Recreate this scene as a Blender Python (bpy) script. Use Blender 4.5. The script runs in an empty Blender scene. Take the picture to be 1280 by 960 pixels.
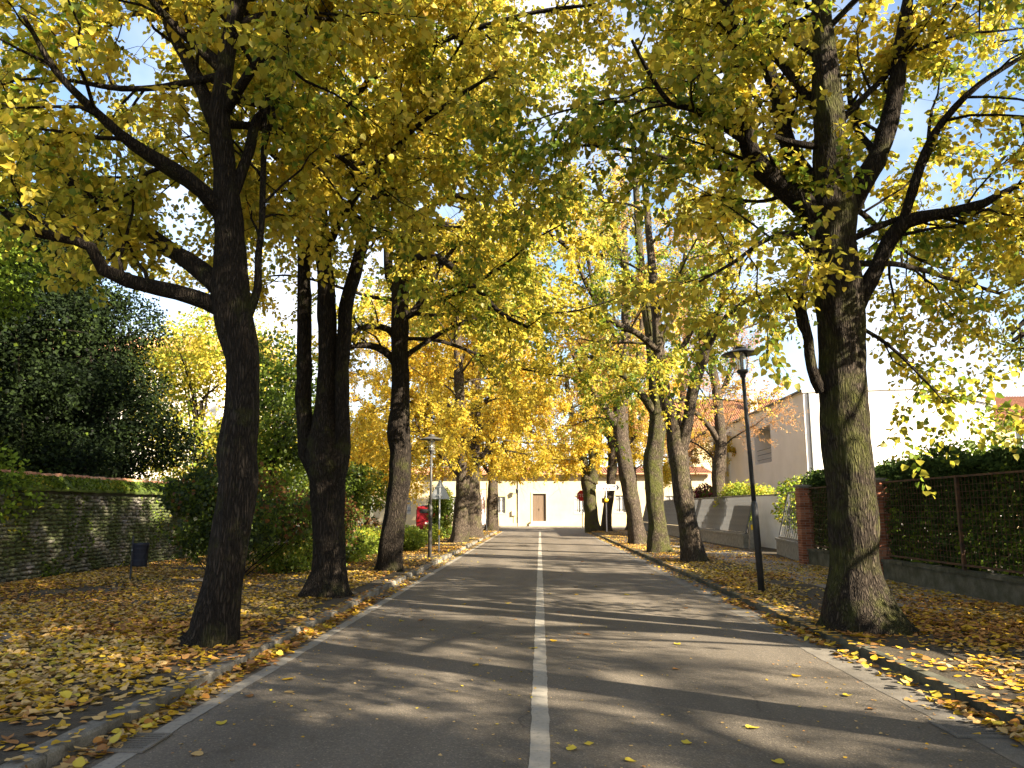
import bpy, math, random
import numpy as np
from mathutils import Vector, Matrix

# ------------------------------------------------------------------ camera, sky, sun, exposure
scene = bpy.context.scene
cam_data = bpy.data.cameras.new('camera')
cam = bpy.data.objects.new('camera', cam_data)
scene.collection.objects.link(cam)
cam.location = (0.0, 0.0, 1.6)
cam.rotation_euler = (math.radians(90 + 9.29), 0.0, math.radians(2.06))
cam_data.sensor_width = 36.0
cam_data.lens = 27.0
cam_data.clip_start = 0.05
cam_data.clip_end = 4000.0
scene.camera = cam

SUN_EL = math.radians(28.0)
SUN_AZ = math.radians(122.0)            # clockwise from +Y: behind the camera, over the right shoulder
sun_vec = Vector((math.sin(SUN_AZ) * math.cos(SUN_EL), math.cos(SUN_AZ) * math.cos(SUN_EL), math.sin(SUN_EL)))
world = bpy.data.worlds.new('World')
scene.world = world
world.use_nodes = True
wn, wl = world.node_tree.nodes, world.node_tree.links
wn.clear()
w_out = wn.new('ShaderNodeOutputWorld')
w_bg = wn.new('ShaderNodeBackground')
w_sky = wn.new('ShaderNodeTexSky')
w_sky.sky_type = 'NISHITA'
w_sky.sun_disc = False
w_sky.sun_elevation = SUN_EL
w_sky.sun_rotation = SUN_AZ
w_sky.air_density = 1.0
w_sky.dust_density = 0.6
# thin broken cloud, the same all round the sky
w_tc = wn.new('ShaderNodeTexCoord')
w_noise = wn.new('ShaderNodeTexNoise')
w_noise.inputs['Scale'].default_value = 2.6
w_noise.inputs['Detail'].default_value = 6.0
w_ramp = wn.new('ShaderNodeValToRGB')
w_ramp.color_ramp.elements[0].position = 0.44
w_ramp.color_ramp.elements[0].color = (0, 0, 0, 1)
w_ramp.color_ramp.elements[1].position = 0.68
w_ramp.color_ramp.elements[1].color = (0.85, 0.85, 0.85, 1)
w_mix = wn.new('ShaderNodeMix')
w_mix.data_type = 'RGBA'
w_mix.inputs[7].default_value = (5.6, 5.5, 5.9, 1)
wl.new(w_tc.outputs['Generated'], w_noise.inputs['Vector'])
wl.new(w_noise.outputs['Fac'], w_ramp.inputs['Fac'])
wl.new(w_ramp.outputs['Color'], w_mix.inputs[0])
wl.new(w_sky.outputs['Color'], w_mix.inputs[6])
wl.new(w_mix.outputs[2], w_bg.inputs['Color'])
w_bg.inputs['Strength'].default_value = 0.06
wl.new(w_bg.outputs['Background'], w_out.inputs['Surface'])

sun_data = bpy.data.lights.new('sun', 'SUN')
sun_data.energy = 5.0
sun_data.angle = math.radians(0.53)
sun_data.color = (1.0, 0.86, 0.66)
sun = bpy.data.objects.new('sun', sun_data)
scene.collection.objects.link(sun)
sun.location = (20, -15, 20)
sun.rotation_euler = (-sun_vec).to_track_quat('-Z', 'Y').to_euler()

scene.view_settings.view_transform = 'Standard'
scene.view_settings.look = 'None'
scene.view_settings.gamma = 1.0
scene.view_settings.use_curve_mapping = False
scene.view_settings.exposure = 2.5

random.seed(7)
rng = np.random.default_rng(11)
COL = scene.collection
VZ = 0.10                                # height of the verges above the road


# ------------------------------------------------------------------ helpers
def tag(o, label=None, cat=None, group=None, kind=None):
    if label: o['label'] = label
    if cat: o['category'] = cat
    if group: o['group'] = group
    if kind: o['kind'] = kind
    return o


def thing(name, label, cat, loc=(0, 0, 0), rotz=0.0, group=None):
    o = bpy.data.objects.new(name, None)
    COL.objects.link(o)
    o.empty_display_size = 0.2
    o.location = loc
    o.rotation_euler = (0, 0, rotz)
    return tag(o, label, cat, group)


def place(name, mesh, parent=None, loc=None, rot=None):
    o = bpy.data.objects.new(name, mesh)
    COL.objects.link(o)
    if parent is not None: o.parent = parent
    if loc is not None: o.location = loc
    if rot is not None: o.rotation_euler = rot
    return o


def copy_tree(o, parent=None):
    c = o.copy()
    COL.objects.link(c)
    c.parent = parent
    for ch in [x for x in COL.objects if x.parent == o]:
        copy_tree(ch, c)
    return c


def np_mesh(name, verts, quads=None, tris=None, mat=None, col=None, smooth=False):
    me = bpy.data.meshes.new(name)
    verts = np.asarray(verts, dtype=np.float32).reshape(-1, 3)
    nq = 0 if quads is None else len(quads)
    nt = 0 if tris is None else len(tris)
    loops = []
    if nq: loops.append(np.asarray(quads, dtype=np.int32).ravel())
    if nt: loops.append(np.asarray(tris, dtype=np.int32).ravel())
    loops = np.concatenate(loops)
    starts = np.concatenate([np.arange(nq) * 4, nq * 4 + np.arange(nt) * 3]).astype(np.int32)
    totals = np.concatenate([np.full(nq, 4), np.full(nt, 3)]).astype(np.int32)
    me.vertices.add(len(verts)); me.vertices.foreach_set('co', verts.ravel())
    me.loops.add(len(loops)); me.loops.foreach_set('vertex_index', loops)
    me.polygons.add(nq + nt)
    me.polygons.foreach_set('loop_start', starts)
    me.polygons.foreach_set('loop_total', totals)
    if smooth: me.polygons.foreach_set('use_smooth', np.ones(nq + nt, dtype=bool))
    me.update(calc_edges=True)
    if col is not None:
        ca = me.color_attributes.new('tint', 'FLOAT_COLOR', 'POINT')
        c4 = np.ones((len(verts), 4), dtype=np.float32)
        c4[:, :3] = col
        ca.data.foreach_set('color', c4.ravel())
    if mat: me.materials.append(mat)
    return me


class MB:
    """collects simple shapes into one mesh"""
    def __init__(s): s.v = []; s.f = []; s.sm = []
    def add(s, vs, fs, smooth=False):
        n = len(s.v)
        s.v += [tuple(v) for v in vs]
        s.f += [tuple(i + n for i in f) for f in fs]
        s.sm += [smooth] * len(fs)
        return s
    def box(s, x0, x1, y0, y1, z0, z1, m=None):
        vs = [(x, y, z) for z in (z0, z1) for y in (y0, y1) for x in (x0, x1)]
        if m is not None: vs = [m @ Vector(v) for v in vs]
        return s.add(vs, [(0, 2, 3, 1), (4, 5, 7, 6), (0, 1, 5, 4), (2, 6, 7, 3), (0, 4, 6, 2), (1, 3, 7, 5)])
    def lathe(s, prof, n=16, c=(0, 0, 0), smooth=True, axis='z'):
        vs, fs = [], []
        for r, z in prof:
            for k in range(n):
                a = 2 * math.pi * k / n
                p = (r * math.cos(a), r * math.sin(a), z)
                if axis == 'y': p = (p[0], p[2], p[1])
                if axis == 'x': p = (p[2], p[0], p[1])
                vs.append((p[0] + c[0], p[1] + c[1], p[2] + c[2]))
        for i in range(len(prof) - 1):
            for k in range(n):
                fs.append((i * n + k, i * n + (k + 1) % n, (i + 1) * n + (k + 1) % n, (i + 1) * n + k))
        s.add(vs, fs, smooth)
        m = len(s.v) - len(vs)
        s.f += [tuple(m + k for k in reversed(range(n))), tuple(m + (len(prof) - 1) * n + k for k in range(n))]
        s.sm += [False, False]
        return s
    def tube(s, pts, r, n=8):
        v, q = tubes(np.array([pts], dtype=float), np.full((1, len(pts)), r) if np.isscalar(r) else np.array([r]), n)
        return s.add(v.tolist(), [tuple(int(k) for k in f) for f in q], True)
    def prism(s, outline, y0, y1, m=None):
        """outline of (x, z) extruded along y"""
        n = len(outline)
        vs = [(x, y0, z) for x, z in outline] + [(x, y1, z) for x, z in outline]
        if m is not None: vs = [m @ Vector(v) for v in vs]
        fs = [tuple(range(n)), tuple(reversed(range(n, 2 * n)))]
        fs += [(i, n + i, n + (i + 1) % n, (i + 1) % n) for i in range(n)]
        return s.add(vs, fs)
    def mesh(s, name, mat):
        me = bpy.data.meshes.new(name)
        me.from_pydata(s.v, [], s.f)
        me.polygons.foreach_set('use_smooth', s.sm)
        if mat: me.materials.append(mat)
        return me
    def build(s, name, mat, parent=None, loc=None, rot=None):
        return place(name, s.mesh(name, mat), parent, loc, rot)


def norm(a):
    return a / np.maximum(np.linalg.norm(a, axis=-1, keepdims=True), 1e-9)


def vnoise(p, seed=0):
    """value noise in 3D, about -1..1"""
    p = np.asarray(p, dtype=np.float64)
    i = np.floor(p).astype(np.int64)
    f = p - i
    f = f * f * (3 - 2 * f)
    out = np.zeros(p.shape[:-1])
    for dx in (0, 1):
        for dy in (0, 1):
            for dz in (0, 1):
                h = ((i[..., 0] + dx) * 73856093) ^ ((i[..., 1] + dy) * 19349663) ^ ((i[..., 2] + dz) * 83492791) ^ (seed * 2654435761)
                h = (h ^ (h >> 13)) * 1274126177 & 0xFFFFFFFF
                h = (h ^ (h >> 16)) & 0xFFFF
                w = (f[..., 0] if dx else 1 - f[..., 0]) * (f[..., 1] if dy else 1 - f[..., 1]) * (f[..., 2] if dz else 1 - f[..., 2])
                out += w * (h / 32767.5 - 1)
    return out


def tubes(path, rad, n):
    """path (B,m,3), rad (B,m) -> verts, quads of B open tubes with n sides"""
    B, m, _ = path.shape
    t = norm(np.gradient(path, axis=1))
    mean = norm(path[:, -1] - path[:, 0])
    ref = np.where(np.abs(mean[:, 2:3]) > 0.8, np.array([[1.0, 0.15, 0.0]]), np.array([[0.1, 0.2, 1.0]]))
    u = norm(np.cross(t, ref[:, None, :]))
    w = np.cross(t, u)
    a = np.arange(n) * 2 * math.pi / n
    ring = u[:, :, None, :] * np.cos(a)[None, None, :, None] + w[:, :, None, :] * np.sin(a)[None, None, :, None]
    v = path[:, :, None, :] + ring * rad[:, :, None, None]
    b, i, k = np.meshgrid(np.arange(B), np.arange(m - 1), np.arange(n), indexing='ij')
    base = b * m * n
    k2 = (k + 1) % n
    q = np.stack([base + i * n + k, base + (i + 1) * n + k, base + (i + 1) * n + k2, base + i * n + k2], -1).reshape(-1, 4)
    return v.reshape(-1, 3), q


def spline(pts, step):
    """Catmull-Rom through (n,4) points, resampled about every step metres"""
    p = np.asarray(pts, dtype=float)
    e = np.vstack([2 * p[0] - p[1], p, 2 * p[-1] - p[-2]])
    out = []
    for i in range(1, len(e) - 2):
        k = max(1, int(np.linalg.norm(e[i + 1, :3] - e[i, :3]) / step))
        for s in np.arange(k) / k:
            out.append(0.5 * (2 * e[i] + (e[i + 1] - e[i - 1]) * s + (2 * e[i - 1] - 5 * e[i] + 4 * e[i + 1] - e[i + 2]) * s * s
                              + (3 * e[i] - e[i - 1] - 3 * e[i + 1] + e[i + 2]) * s ** 3))
    out.append(p[-1])
    out = np.array(out)
    out[:, 3] = np.maximum(out[:, 3], 0.004)
    return out


# ------------------------------------------------------------------ materials
def nodes_of(name):
    m = bpy.data.materials.new(name)
    m.use_nodes = True
    n, l = m.node_tree.nodes, m.node_tree.links
    b = n['Principled BSDF']
    return m, n, l, b


def ramp_node(n, stops):
    r = n.new('ShaderNodeValToRGB')
    cr = r.color_ramp
    while len(cr.elements) < len(stops): cr.elements.new(0.5)
    for e, (p, c) in zip(cr.elements, stops):
        e.position = p
        e.color = (*c, 1)
    return r


def mat_noise(name, stops, scale=5.0, rough=0.8, bump=0.0, stretch=(1, 1, 1), detail=6.0, fine=None, metal=0.0, spec=0.3, bump_scale=None, per_object=0.0, dist=0.02):
    """colour ramp over noise in object space, with bump; per_object shifts the value a little for each object"""
    m, n, l, b = nodes_of(name)
    tc = n.new('ShaderNodeTexCoord')
    mp = n.new('ShaderNodeMapping')
    mp.inputs['Scale'].default_value = stretch
    l.new(tc.outputs['Object'], mp.inputs['Vector'])
    no = n.new('ShaderNodeTexNoise')
    no.inputs['Scale'].default_value = scale
    no.inputs['Detail'].default_value = detail
    no.inputs['Roughness'].default_value = 0.62
    l.new(mp.outputs['Vector'], no.inputs['Vector'])
    fac = no.outputs['Fac']
    if per_object:
        oi = n.new('ShaderNodeObjectInfo')
        ma = n.new('ShaderNodeMath'); ma.operation = 'MULTIPLY_ADD'
        ma.inputs[1].default_value = per_object; ma.inputs[2].default_value = -per_object / 2
        l.new(oi.outputs['Random'], ma.inputs[0])
        ad = n.new('ShaderNodeMath'); ad.operation = 'ADD'
        l.new(ma.outputs[0], ad.inputs[0]); l.new(fac, ad.inputs[1])
        fac = ad.outputs[0]
        va = n.new('ShaderNodeVectorMath'); va.operation = 'ADD'
        cx = n.new('ShaderNodeMath'); cx.operation = 'MULTIPLY'; cx.inputs[1].default_value = 57.0
        l.new(oi.outputs['Random'], cx.inputs[0])
        l.new(mp.outputs['Vector'], va.inputs[0]); l.new(cx.outputs[0], va.inputs[1])
        l.new(va.outputs[0], no.inputs['Vector'])
    r = ramp_node(n, stops)
    l.new(fac, r.inputs['Fac'])
    colour = r.outputs['Color']
    if fine:
        n2 = n.new('ShaderNodeTexNoise')
        n2.inputs['Scale'].default_value = fine[0]; n2.inputs['Detail'].default_value = 3
        l.new(mp.outputs['Vector'], n2.inputs['Vector'])
        r2 = ramp_node(n, [(0.3, (1 - fine[1],) * 3), (0.7, (1 + fine[1],) * 3)])
        l.new(n2.outputs['Fac'], r2.inputs['Fac'])
        mx = n.new('ShaderNodeMix'); mx.data_type = 'RGBA'; mx.blend_type = 'MULTIPLY'; mx.inputs[0].default_value = 1.0
        l.new(colour, mx.inputs[6]); l.new(r2.outputs['Color'], mx.inputs[7])
        colour = mx.outputs[2]
    l.new(colour, b.inputs['Base Color'])
    b.inputs['Roughness'].default_value = rough
    b.inputs['Metallic'].default_value = metal
    b.inputs['Specular IOR Level'].default_value = spec
    if bump:
        bn = n.new('ShaderNodeTexNoise')
        bn.inputs['Scale'].default_value = bump_scale or scale * 3
        bn.inputs['Detail'].default_value = 5
        l.new(mp.outputs['Vector'], bn.inputs['Vector'])
        bp = n.new('ShaderNodeBump')
        bp.inputs['Strength'].default_value = bump
        bp.inputs['Distance'].default_value = dist
        l.new(bn.outputs['Fac'], bp.inputs['Height'])
        l.new(bp.outputs['Normal'], b.inputs['Normal'])
    return m


def mat_leaf(name, trans=0.45, rough=0.5, gloss=0.06, coat=True):
    m, n, l, b = nodes_of(name)
    n.remove(b)
    out = n['Material Output']
    at = n.new('ShaderNodeAttribute'); at.attribute_name = 'tint'
    d = n.new('ShaderNodeBsdfDiffuse')
    t = n.new('ShaderNodeBsdfTranslucent')
    g = n.new('ShaderNodeBsdfGlossy'); g.inputs['Roughness'].default_value = rough
    l.new(at.outputs['Color'], d.inputs['Color'])
    l.new(at.outputs['Color'], t.inputs['Color'])
    mx = n.new('ShaderNodeMixShader'); mx.inputs[0].default_value = trans
    l.new(d.outputs[0], mx.inputs[1]); l.new(t.outputs[0], mx.inputs[2])
    m2 = n.new('ShaderNodeMixShader'); m2.inputs[0].default_value = gloss
    l.new(mx.outputs[0], m2.inputs[1]); l.new(g.outputs[0], m2.inputs[2])
    l.new(m2.outputs[0], out.inputs['Surface'])
    return m


def mat_bark(name, moss=0.0, light=1.0):
    """furrowed bark: ridges run up the stem; moss grows in patches"""
    m, n, l, b = nodes_of(name)
    tc = n.new('ShaderNodeTexCoord')
    mp = n.new('ShaderNodeMapping'); mp.inputs['Scale'].default_value = (1, 1, 0.15)
    l.new(tc.outputs['Object'], mp.inputs['Vector'])
    vo = n.new('ShaderNodeTexVoronoi'); vo.feature = 'DISTANCE_TO_EDGE'; vo.inputs['Scale'].default_value = 40
    wob = n.new('ShaderNodeTexNoise'); wob.inputs['Scale'].default_value = 9; wob.inputs['Detail'].default_value = 4
    l.new(mp.outputs['Vector'], wob.inputs['Vector'])
    wm = n.new('ShaderNodeMix'); wm.data_type = 'RGBA'; wm.inputs[0].default_value = 0.13
    l.new(mp.outputs['Vector'], wm.inputs[6]); l.new(wob.outputs['Color'], wm.inputs[7])
    l.new(wm.outputs[2], vo.inputs['Vector'])
    no = n.new('ShaderNodeTexNoise'); no.inputs['Scale'].default_value = 62; no.inputs['Detail'].default_value = 9
    l.new(mp.outputs['Vector'], no.inputs['Vector'])
    hr = n.new('ShaderNodeMapRange'); hr.inputs[1].default_value = 0.0; hr.inputs[2].default_value = 0.28
    l.new(vo.outputs['Distance'], hr.inputs[0])
    ad = n.new('ShaderNodeMath'); ad.operation = 'MULTIPLY_ADD'; ad.inputs[1].default_value = 0.9
    l.new(no.outputs['Fac'], ad.inputs[0]); l.new(hr.outputs[0], ad.inputs[2])
    r = ramp_node(n, [(0.25, tuple(light * x for x in (0.016, 0.0125, 0.0095))), (0.7, tuple(light * x for x in (0.040, 0.031, 0.023))), (1.0, tuple(light * x for x in (0.075, 0.060, 0.046)))])
    nm = n.new('ShaderNodeMath'); nm.operation = 'MULTIPLY'; nm.inputs[1].default_value = 0.58
    l.new(ad.outputs[0], nm.inputs[0]); l.new(nm.outputs[0], r.inputs['Fac'])
    big = n.new('ShaderNodeTexNoise'); big.inputs['Scale'].default_value = 2.2; big.inputs['Detail'].default_value = 7; big.inputs['Roughness'].default_value = 0.7
    l.new(tc.outputs['Object'], big.inputs['Vector'])
    br = ramp_node(n, [(0.56 - 0.22 * moss, (0, 0, 0)), (0.74 - 0.18 * moss, (1, 1, 1))])
    l.new(big.outputs['Fac'], br.inputs['Fac'])
    sc = n.new('ShaderNodeMath'); sc.operation = 'MULTIPLY'; sc.inputs[1].default_value = 0.35 + 0.55 * moss
    l.new(br.outputs['Color'], sc.inputs[0])
    mx = n.new('ShaderNodeMix'); mx.data_type = 'RGBA'
    mx.inputs[7].default_value = (0.085, 0.095, 0.018, 1)
    l.new(sc.outputs[0], mx.inputs[0]); l.new(r.outputs['Color'], mx.inputs[6])
    l.new(mx.outputs[2], b.inputs['Base Color'])
    b.inputs['Roughness'].default_value = 0.95
    b.inputs['Specular IOR Level'].default_value = 0.15
    bp = n.new('ShaderNodeBump'); bp.inputs['Strength'].default_value = 1.0; bp.inputs['Distance'].default_value = 0.04
    l.new(ad.outputs[0], bp.inputs['Height']); l.new(bp.outputs['Normal'], b.inputs['Normal'])
    return m


def mat_plain(name, col, rough=0.6, metal=0.0, var=0.12, scale=6.0, spec=0.4):
    lo = tuple(c * (1 - var) for c in col); hi = tuple(min(1, c * (1 + var)) for c in col)
    return mat_noise(name, [(0.3, lo), (0.7, hi)], scale, rough, metal=metal, spec=spec)


M = {}
M['leaf'] = mat_leaf('leaf', 0.62, 0.5, 0.02)
M['dry_leaf'] = mat_leaf('dry_leaf', 0.15, 0.6, 0.03)
M['evergreen_leaf'] = mat_leaf('evergreen_leaf', 0.18, 0.6, 0.004)
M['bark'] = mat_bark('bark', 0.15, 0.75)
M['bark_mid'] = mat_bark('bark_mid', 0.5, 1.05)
M['bark_mossy'] = mat_bark('bark_mossy', 0.75, 2.2)
M['bark_pale'] = mat_bark('bark_pale', 0.3, 2.6)
M['concrete'] = mat_noise('concrete', [(0.3, (0.16, 0.15, 0.13)), (0.7, (0.30, 0.285, 0.25))], 7, 0.9, 0.3, fine=(120, 0.2))
M['kerb'] = mat_noise('kerb', [(0.3, (0.08, 0.074, 0.060)), (0.5, (0.15, 0.14, 0.118)), (0.75, (0.22, 0.205, 0.175))], 4, 0.9, 0.35, fine=(90, 0.3), per_object=0.25, dist=0.01)
M['kerb_dark'] = mat_noise('kerb_dark', [(0.3, (0.035, 0.036, 0.024)), (0.55, (0.075, 0.075, 0.052)), (0.75, (0.13, 0.123, 0.098))], 4, 0.9, 0.35, fine=(90, 0.3), per_object=0.25, dist=0.01)
M['brick'] = mat_noise('brick', [(0.25, (0.17, 0.062, 0.035)), (0.55, (0.30, 0.11, 0.06)), (0.8, (0.38, 0.18, 0.11))], 6, 0.9, 0.3, fine=(70, 0.25), per_object=0.5)
M['mortar'] = mat_plain('mortar', (0.28, 0.26, 0.22), 0.95)
M['steel_grey'] = mat_noise('steel_grey', [(0.3, (0.085, 0.088, 0.09)), (0.7, (0.145, 0.148, 0.15))], 5, 0.5, metal=0.3)
M['rust_iron'] = mat_noise('rust_iron', [(0.35, (0.05, 0.035, 0.026)), (0.65, (0.13, 0.065, 0.035))], 9, 0.85)
M['lamp_iron'] = mat_noise('lamp_iron', [(0.3, (0.016, 0.018, 0.022)), (0.7, (0.035, 0.036, 0.04))], 6, 0.45, spec=0.5)
M['galvanised'] = mat_noise('galvanised', [(0.3, (0.36, 0.37, 0.38)), (0.7, (0.52, 0.53, 0.54))], 30, 0.45, metal=0.5)
M['white_plaster'] = mat_noise('white_plaster', [(0.2, (0.62, 0.61, 0.58)), (0.6, (0.78, 0.77, 0.745))], 1.3, 0.9, 0.15, bump_scale=60)
M['house_white'] = mat_noise('house_white', [(0.2, (0.66, 0.62, 0.56)), (0.6, (0.76, 0.72, 0.66))], 0.6, 0.9, 0.1, bump_scale=40)
M['cream_plaster'] = mat_noise('cream_plaster', [(0.2, (0.47, 0.385, 0.225)), (0.6, (0.56, 0.47, 0.29))], 0.7, 0.9, 0.1, bump_scale=40)
M['ochre_plaster'] = mat_noise('ochre_plaster', [(0.3, (0.52, 0.42, 0.22)), (0.7, (0.64, 0.53, 0.30))], 0.7, 0.9)
M['roof_tile'] = mat_noise('roof_tile', [(0.25, (0.22, 0.095, 0.05)), (0.55, (0.36, 0.17, 0.09)), (0.8, (0.42, 0.25, 0.15))], 3, 0.9, 0.2, per_object=0.5)
M['trim_stone'] = mat_plain('trim_stone', (0.46, 0.41, 0.31), 0.85)
M['door_wood'] = mat_noise('door_wood', [(0.3, (0.10, 0.068, 0.045)), (0.7, (0.17, 0.12, 0.082))], 3, 0.7, 0.2, stretch=(12, 12, 0.6), per_object=0.3)
M['shutter_green'] = mat_plain('shutter_green', (0.05, 0.17, 0.12), 0.6)
M['roller'] = mat_plain('roller', (0.72, 0.71, 0.68), 0.7)
M['glass_dark'] = mat_noise('glass_dark', [(0.3, (0.02, 0.025, 0.03)), (0.7, (0.05, 0.055, 0.06))], 1.5, 0.08, spec=0.6)
M['frame_white'] = mat_plain('frame_white', (0.7, 0.68, 0.64), 0.6)
M['curtain'] = mat_plain('curtain', (0.55, 0.55, 0.53), 0.9)
M['bin_blue'] = mat_noise('bin_blue', [(0.3, (0.011, 0.013, 0.024)), (0.7, (0.022, 0.026, 0.042))], 5, 0.6)
M['sign_white'] = mat_plain('sign_white', (0.78, 0.78, 0.78), 0.4, var=0.05)
M['sign_red'] = mat_plain('sign_red', (0.50, 0.022, 0.025), 0.4, var=0.08)
M['sign_blue'] = mat_plain('sign_blue', (0.12, 0.20, 0.42), 0.4, var=0.08)
M['sign_yellow'] = mat_plain('sign_yellow', (0.80, 0.55, 0.01), 0.5, var=0.06)
M['sign_brown'] = mat_plain('sign_brown', (0.10, 0.045, 0.03), 0.6)
M['pink_cloth'] = mat_noise('pink_cloth', [(0.3, (0.70, 0.48, 0.47)), (0.6, (0.80, 0.70, 0.69))], 2, 0.9, stretch=(6, 6, 0.5))
M['car_red'] = mat_noise('car_red', [(0.3, (0.24, 0.012, 0.022)), (0.7, (0.30, 0.018, 0.03))], 2, 0.25, spec=0.6)
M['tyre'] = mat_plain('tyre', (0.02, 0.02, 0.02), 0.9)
M['tail_red'] = mat_plain('tail_red', (0.35, 0.01, 0.01), 0.3)


def mat_asphalt():
    m, n, l, b = nodes_of('asphalt')
    tc = n.new('ShaderNodeTexCoord')
    big = n.new('ShaderNodeTexNoise'); big.inputs['Scale'].default_value = 0.7; big.inputs['Detail'].default_value = 6
    mp = n.new('ShaderNodeMapping'); mp.inputs['Scale'].default_value = (1.9, 0.16, 1)
    l.new(tc.outputs['Object'], mp.inputs['Vector']); l.new(mp.outputs[0], big.inputs['Vector'])
    r = ramp_node(n, [(0.3, (0.080, 0.068, 0.052)), (0.5, (0.108, 0.092, 0.071)), (0.72, (0.142, 0.121, 0.094))])
    l.new(big.outputs['Fac'], r.inputs['Fac'])
    gr = n.new('ShaderNodeTexVoronoi'); gr.inputs['Scale'].default_value = 95
    l.new(tc.outputs['Object'], gr.inputs['Vector'])
    sep = n.new('ShaderNodeSeparateColor')
    l.new(gr.outputs['Color'], sep.inputs[0])
    r2 = ramp_node(n, [(0.0, (0.70,) * 3), (0.75, (1.0,) * 3), (0.95, (1.25,) * 3), (1.0, (1.9,) * 3)])
    l.new(sep.outputs[0], r2.inputs['Fac'])
    mx = n.new('ShaderNodeMix'); mx.data_type = 'RGBA'; mx.blend_type = 'MULTIPLY'; mx.inputs[0].default_value = 1
    l.new(r.outputs['Color'], mx.inputs[6]); l.new(r2.outputs['Color'], mx.inputs[7])
    # thin cracks and tar seams
    cm = n.new('ShaderNodeMapping'); cm.inputs['Scale'].default_value = (0.55, 0.42, 1)
    wob = n.new('ShaderNodeTexNoise'); wob.inputs['Scale'].default_value = 2.5; wob.inputs['Detail'].default_value = 5
    l.new(tc.outputs['Object'], wob.inputs['Vector'])
    wm = n.new('ShaderNodeMix'); wm.data_type = 'RGBA'; wm.inputs[0].default_value = 0.16
    l.new(tc.outputs['Object'], wm.inputs[6]); l.new(wob.outputs['Color'], wm.inputs[7])
    l.new(wm.outputs[2], cm.inputs['Vector'])
    ck = n.new('ShaderNodeTexVoronoi'); ck.feature = 'DISTANCE_TO_EDGE'; ck.inputs['Scale'].default_value = 1.0
    l.new(cm.outputs[0], ck.inputs['Vector'])
    cr = ramp_node(n, [(0.0, (0.45,) * 3), (0.006, (1,) * 3)])
    l.new(ck.outputs['Distance'], cr.inputs['Fac'])
    msk = n.new('ShaderNodeTexNoise'); msk.inputs['Scale'].default_value = 0.6; msk.inputs['Detail'].default_value = 3
    l.new(tc.outputs['Object'], msk.inputs['Vector'])
    mr = ramp_node(n, [(0.5, (0, 0, 0)), (0.58, (1, 1, 1))])
    l.new(msk.outputs['Fac'], mr.inputs['Fac'])
    m3 = n.new('ShaderNodeMix'); m3.data_type = 'RGBA'; m3.blend_type = 'MULTIPLY'
    l.new(mr.outputs['Color'], m3.inputs[0]); l.new(mx.outputs[2], m3.inputs[6]); l.new(cr.outputs['Color'], m3.inputs[7])
    # old oil stains and damp spots
    sp = n.new('ShaderNodeTexNoise'); sp.inputs['Scale'].default_value = 1.7; sp.inputs['Detail'].default_value = 9; sp.inputs['Roughness'].default_value = 0.68
    l.new(tc.outputs['Object'], sp.inputs['Vector'])
    sr = ramp_node(n, [(0.28, (0.66, 0.65, 0.64)), (0.42, (1, 1, 1)), (0.64, (1, 1, 1)), (0.78, (1.22, 1.2, 1.16))])
    l.new(sp.outputs['Fac'], sr.inputs['Fac'])
    m4 = n.new('ShaderNodeMix'); m4.data_type = 'RGBA'; m4.blend_type = 'MULTIPLY'; m4.inputs[0].default_value = 1
    l.new(m3.outputs[2], m4.inputs[6]); l.new(sr.outputs['Color'], m4.inputs[7])
    l.new(m4.outputs[2], b.inputs['Base Color'])
    b.inputs['Roughness'].default_value = 0.82
    b.inputs['Specular IOR Level'].default_value = 0.35
    bp = n.new('ShaderNodeBump'); bp.inputs['Strength'].default_value = 0.5; bp.inputs['Distance'].default_value = 0.006
    l.new(gr.outputs['Distance'], bp.inputs['Height']); l.new(bp.outputs[0], b.inputs['Normal'])
    return m


def mat_paint(name, col, under, wear):
    m, n, l, b = nodes_of(name)
    tc = n.new('ShaderNodeTexCoord')
    no = n.new('ShaderNodeTexNoise'); no.inputs['Scale'].default_value = 22; no.inputs['Detail'].default_value = 8; no.inputs['Roughness'].default_value = 0.75
    l.new(tc.outputs['Object'], no.inputs['Vector'])
    r = ramp_node(n, [(wear - 0.10, under), (wear + 0.02, tuple(c * 0.8 for c in col)), (0.75, col)])
    l.new(no.outputs['Fac'], r.inputs['Fac'])
    l.new(r.outputs['Color'], b.inputs['Base Color'])
    b.inputs['Roughness'].default_value = 0.75
    return m


M['asphalt'] = mat_asphalt()
M['road_paint'] = mat_paint('road_paint', (0.33, 0.305, 0.255), (0.12, 0.11, 0.10), 0.41)
M['edge_paint'] = mat_paint('edge_paint', (0.26, 0.24, 0.20), (0.12, 0.11, 0.10), 0.46)
M['gutter'] = mat_noise('gutter', [(0.3, (0.085, 0.077, 0.064)), (0.7, (0.165, 0.150, 0.127))], 3, 0.9, 0.3, fine=(110, 0.3), dist=0.005)
M['soil'] = mat_noise('soil', [(0.25, (0.022, 0.019, 0.013)), (0.5, (0.048, 0.038, 0.024)), (0.75, (0.085, 0.066, 0.038))], 2.2, 0.95, 0.7, fine=(60, 0.4), bump_scale=30)
M['path_dark'] = mat_noise('path_dark', [(0.3, (0.045, 0.040, 0.035)), (0.7, (0.085, 0.075, 0.064))], 2, 0.9, 0.4, fine=(80, 0.3), bump_scale=60, dist=0.006)
M['path'] = mat_noise('path', [(0.3, (0.12, 0.105, 0.09)), (0.7, (0.20, 0.175, 0.15))], 2, 0.9, 0.4, fine=(80, 0.3), bump_scale=60, dist=0.006)
M['field'] = mat_noise('field', [(0.3, (0.06, 0.06, 0.03)), (0.7, (0.12, 0.10, 0.05))], 0.4, 0.95, fine=(12, 0.3))

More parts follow.
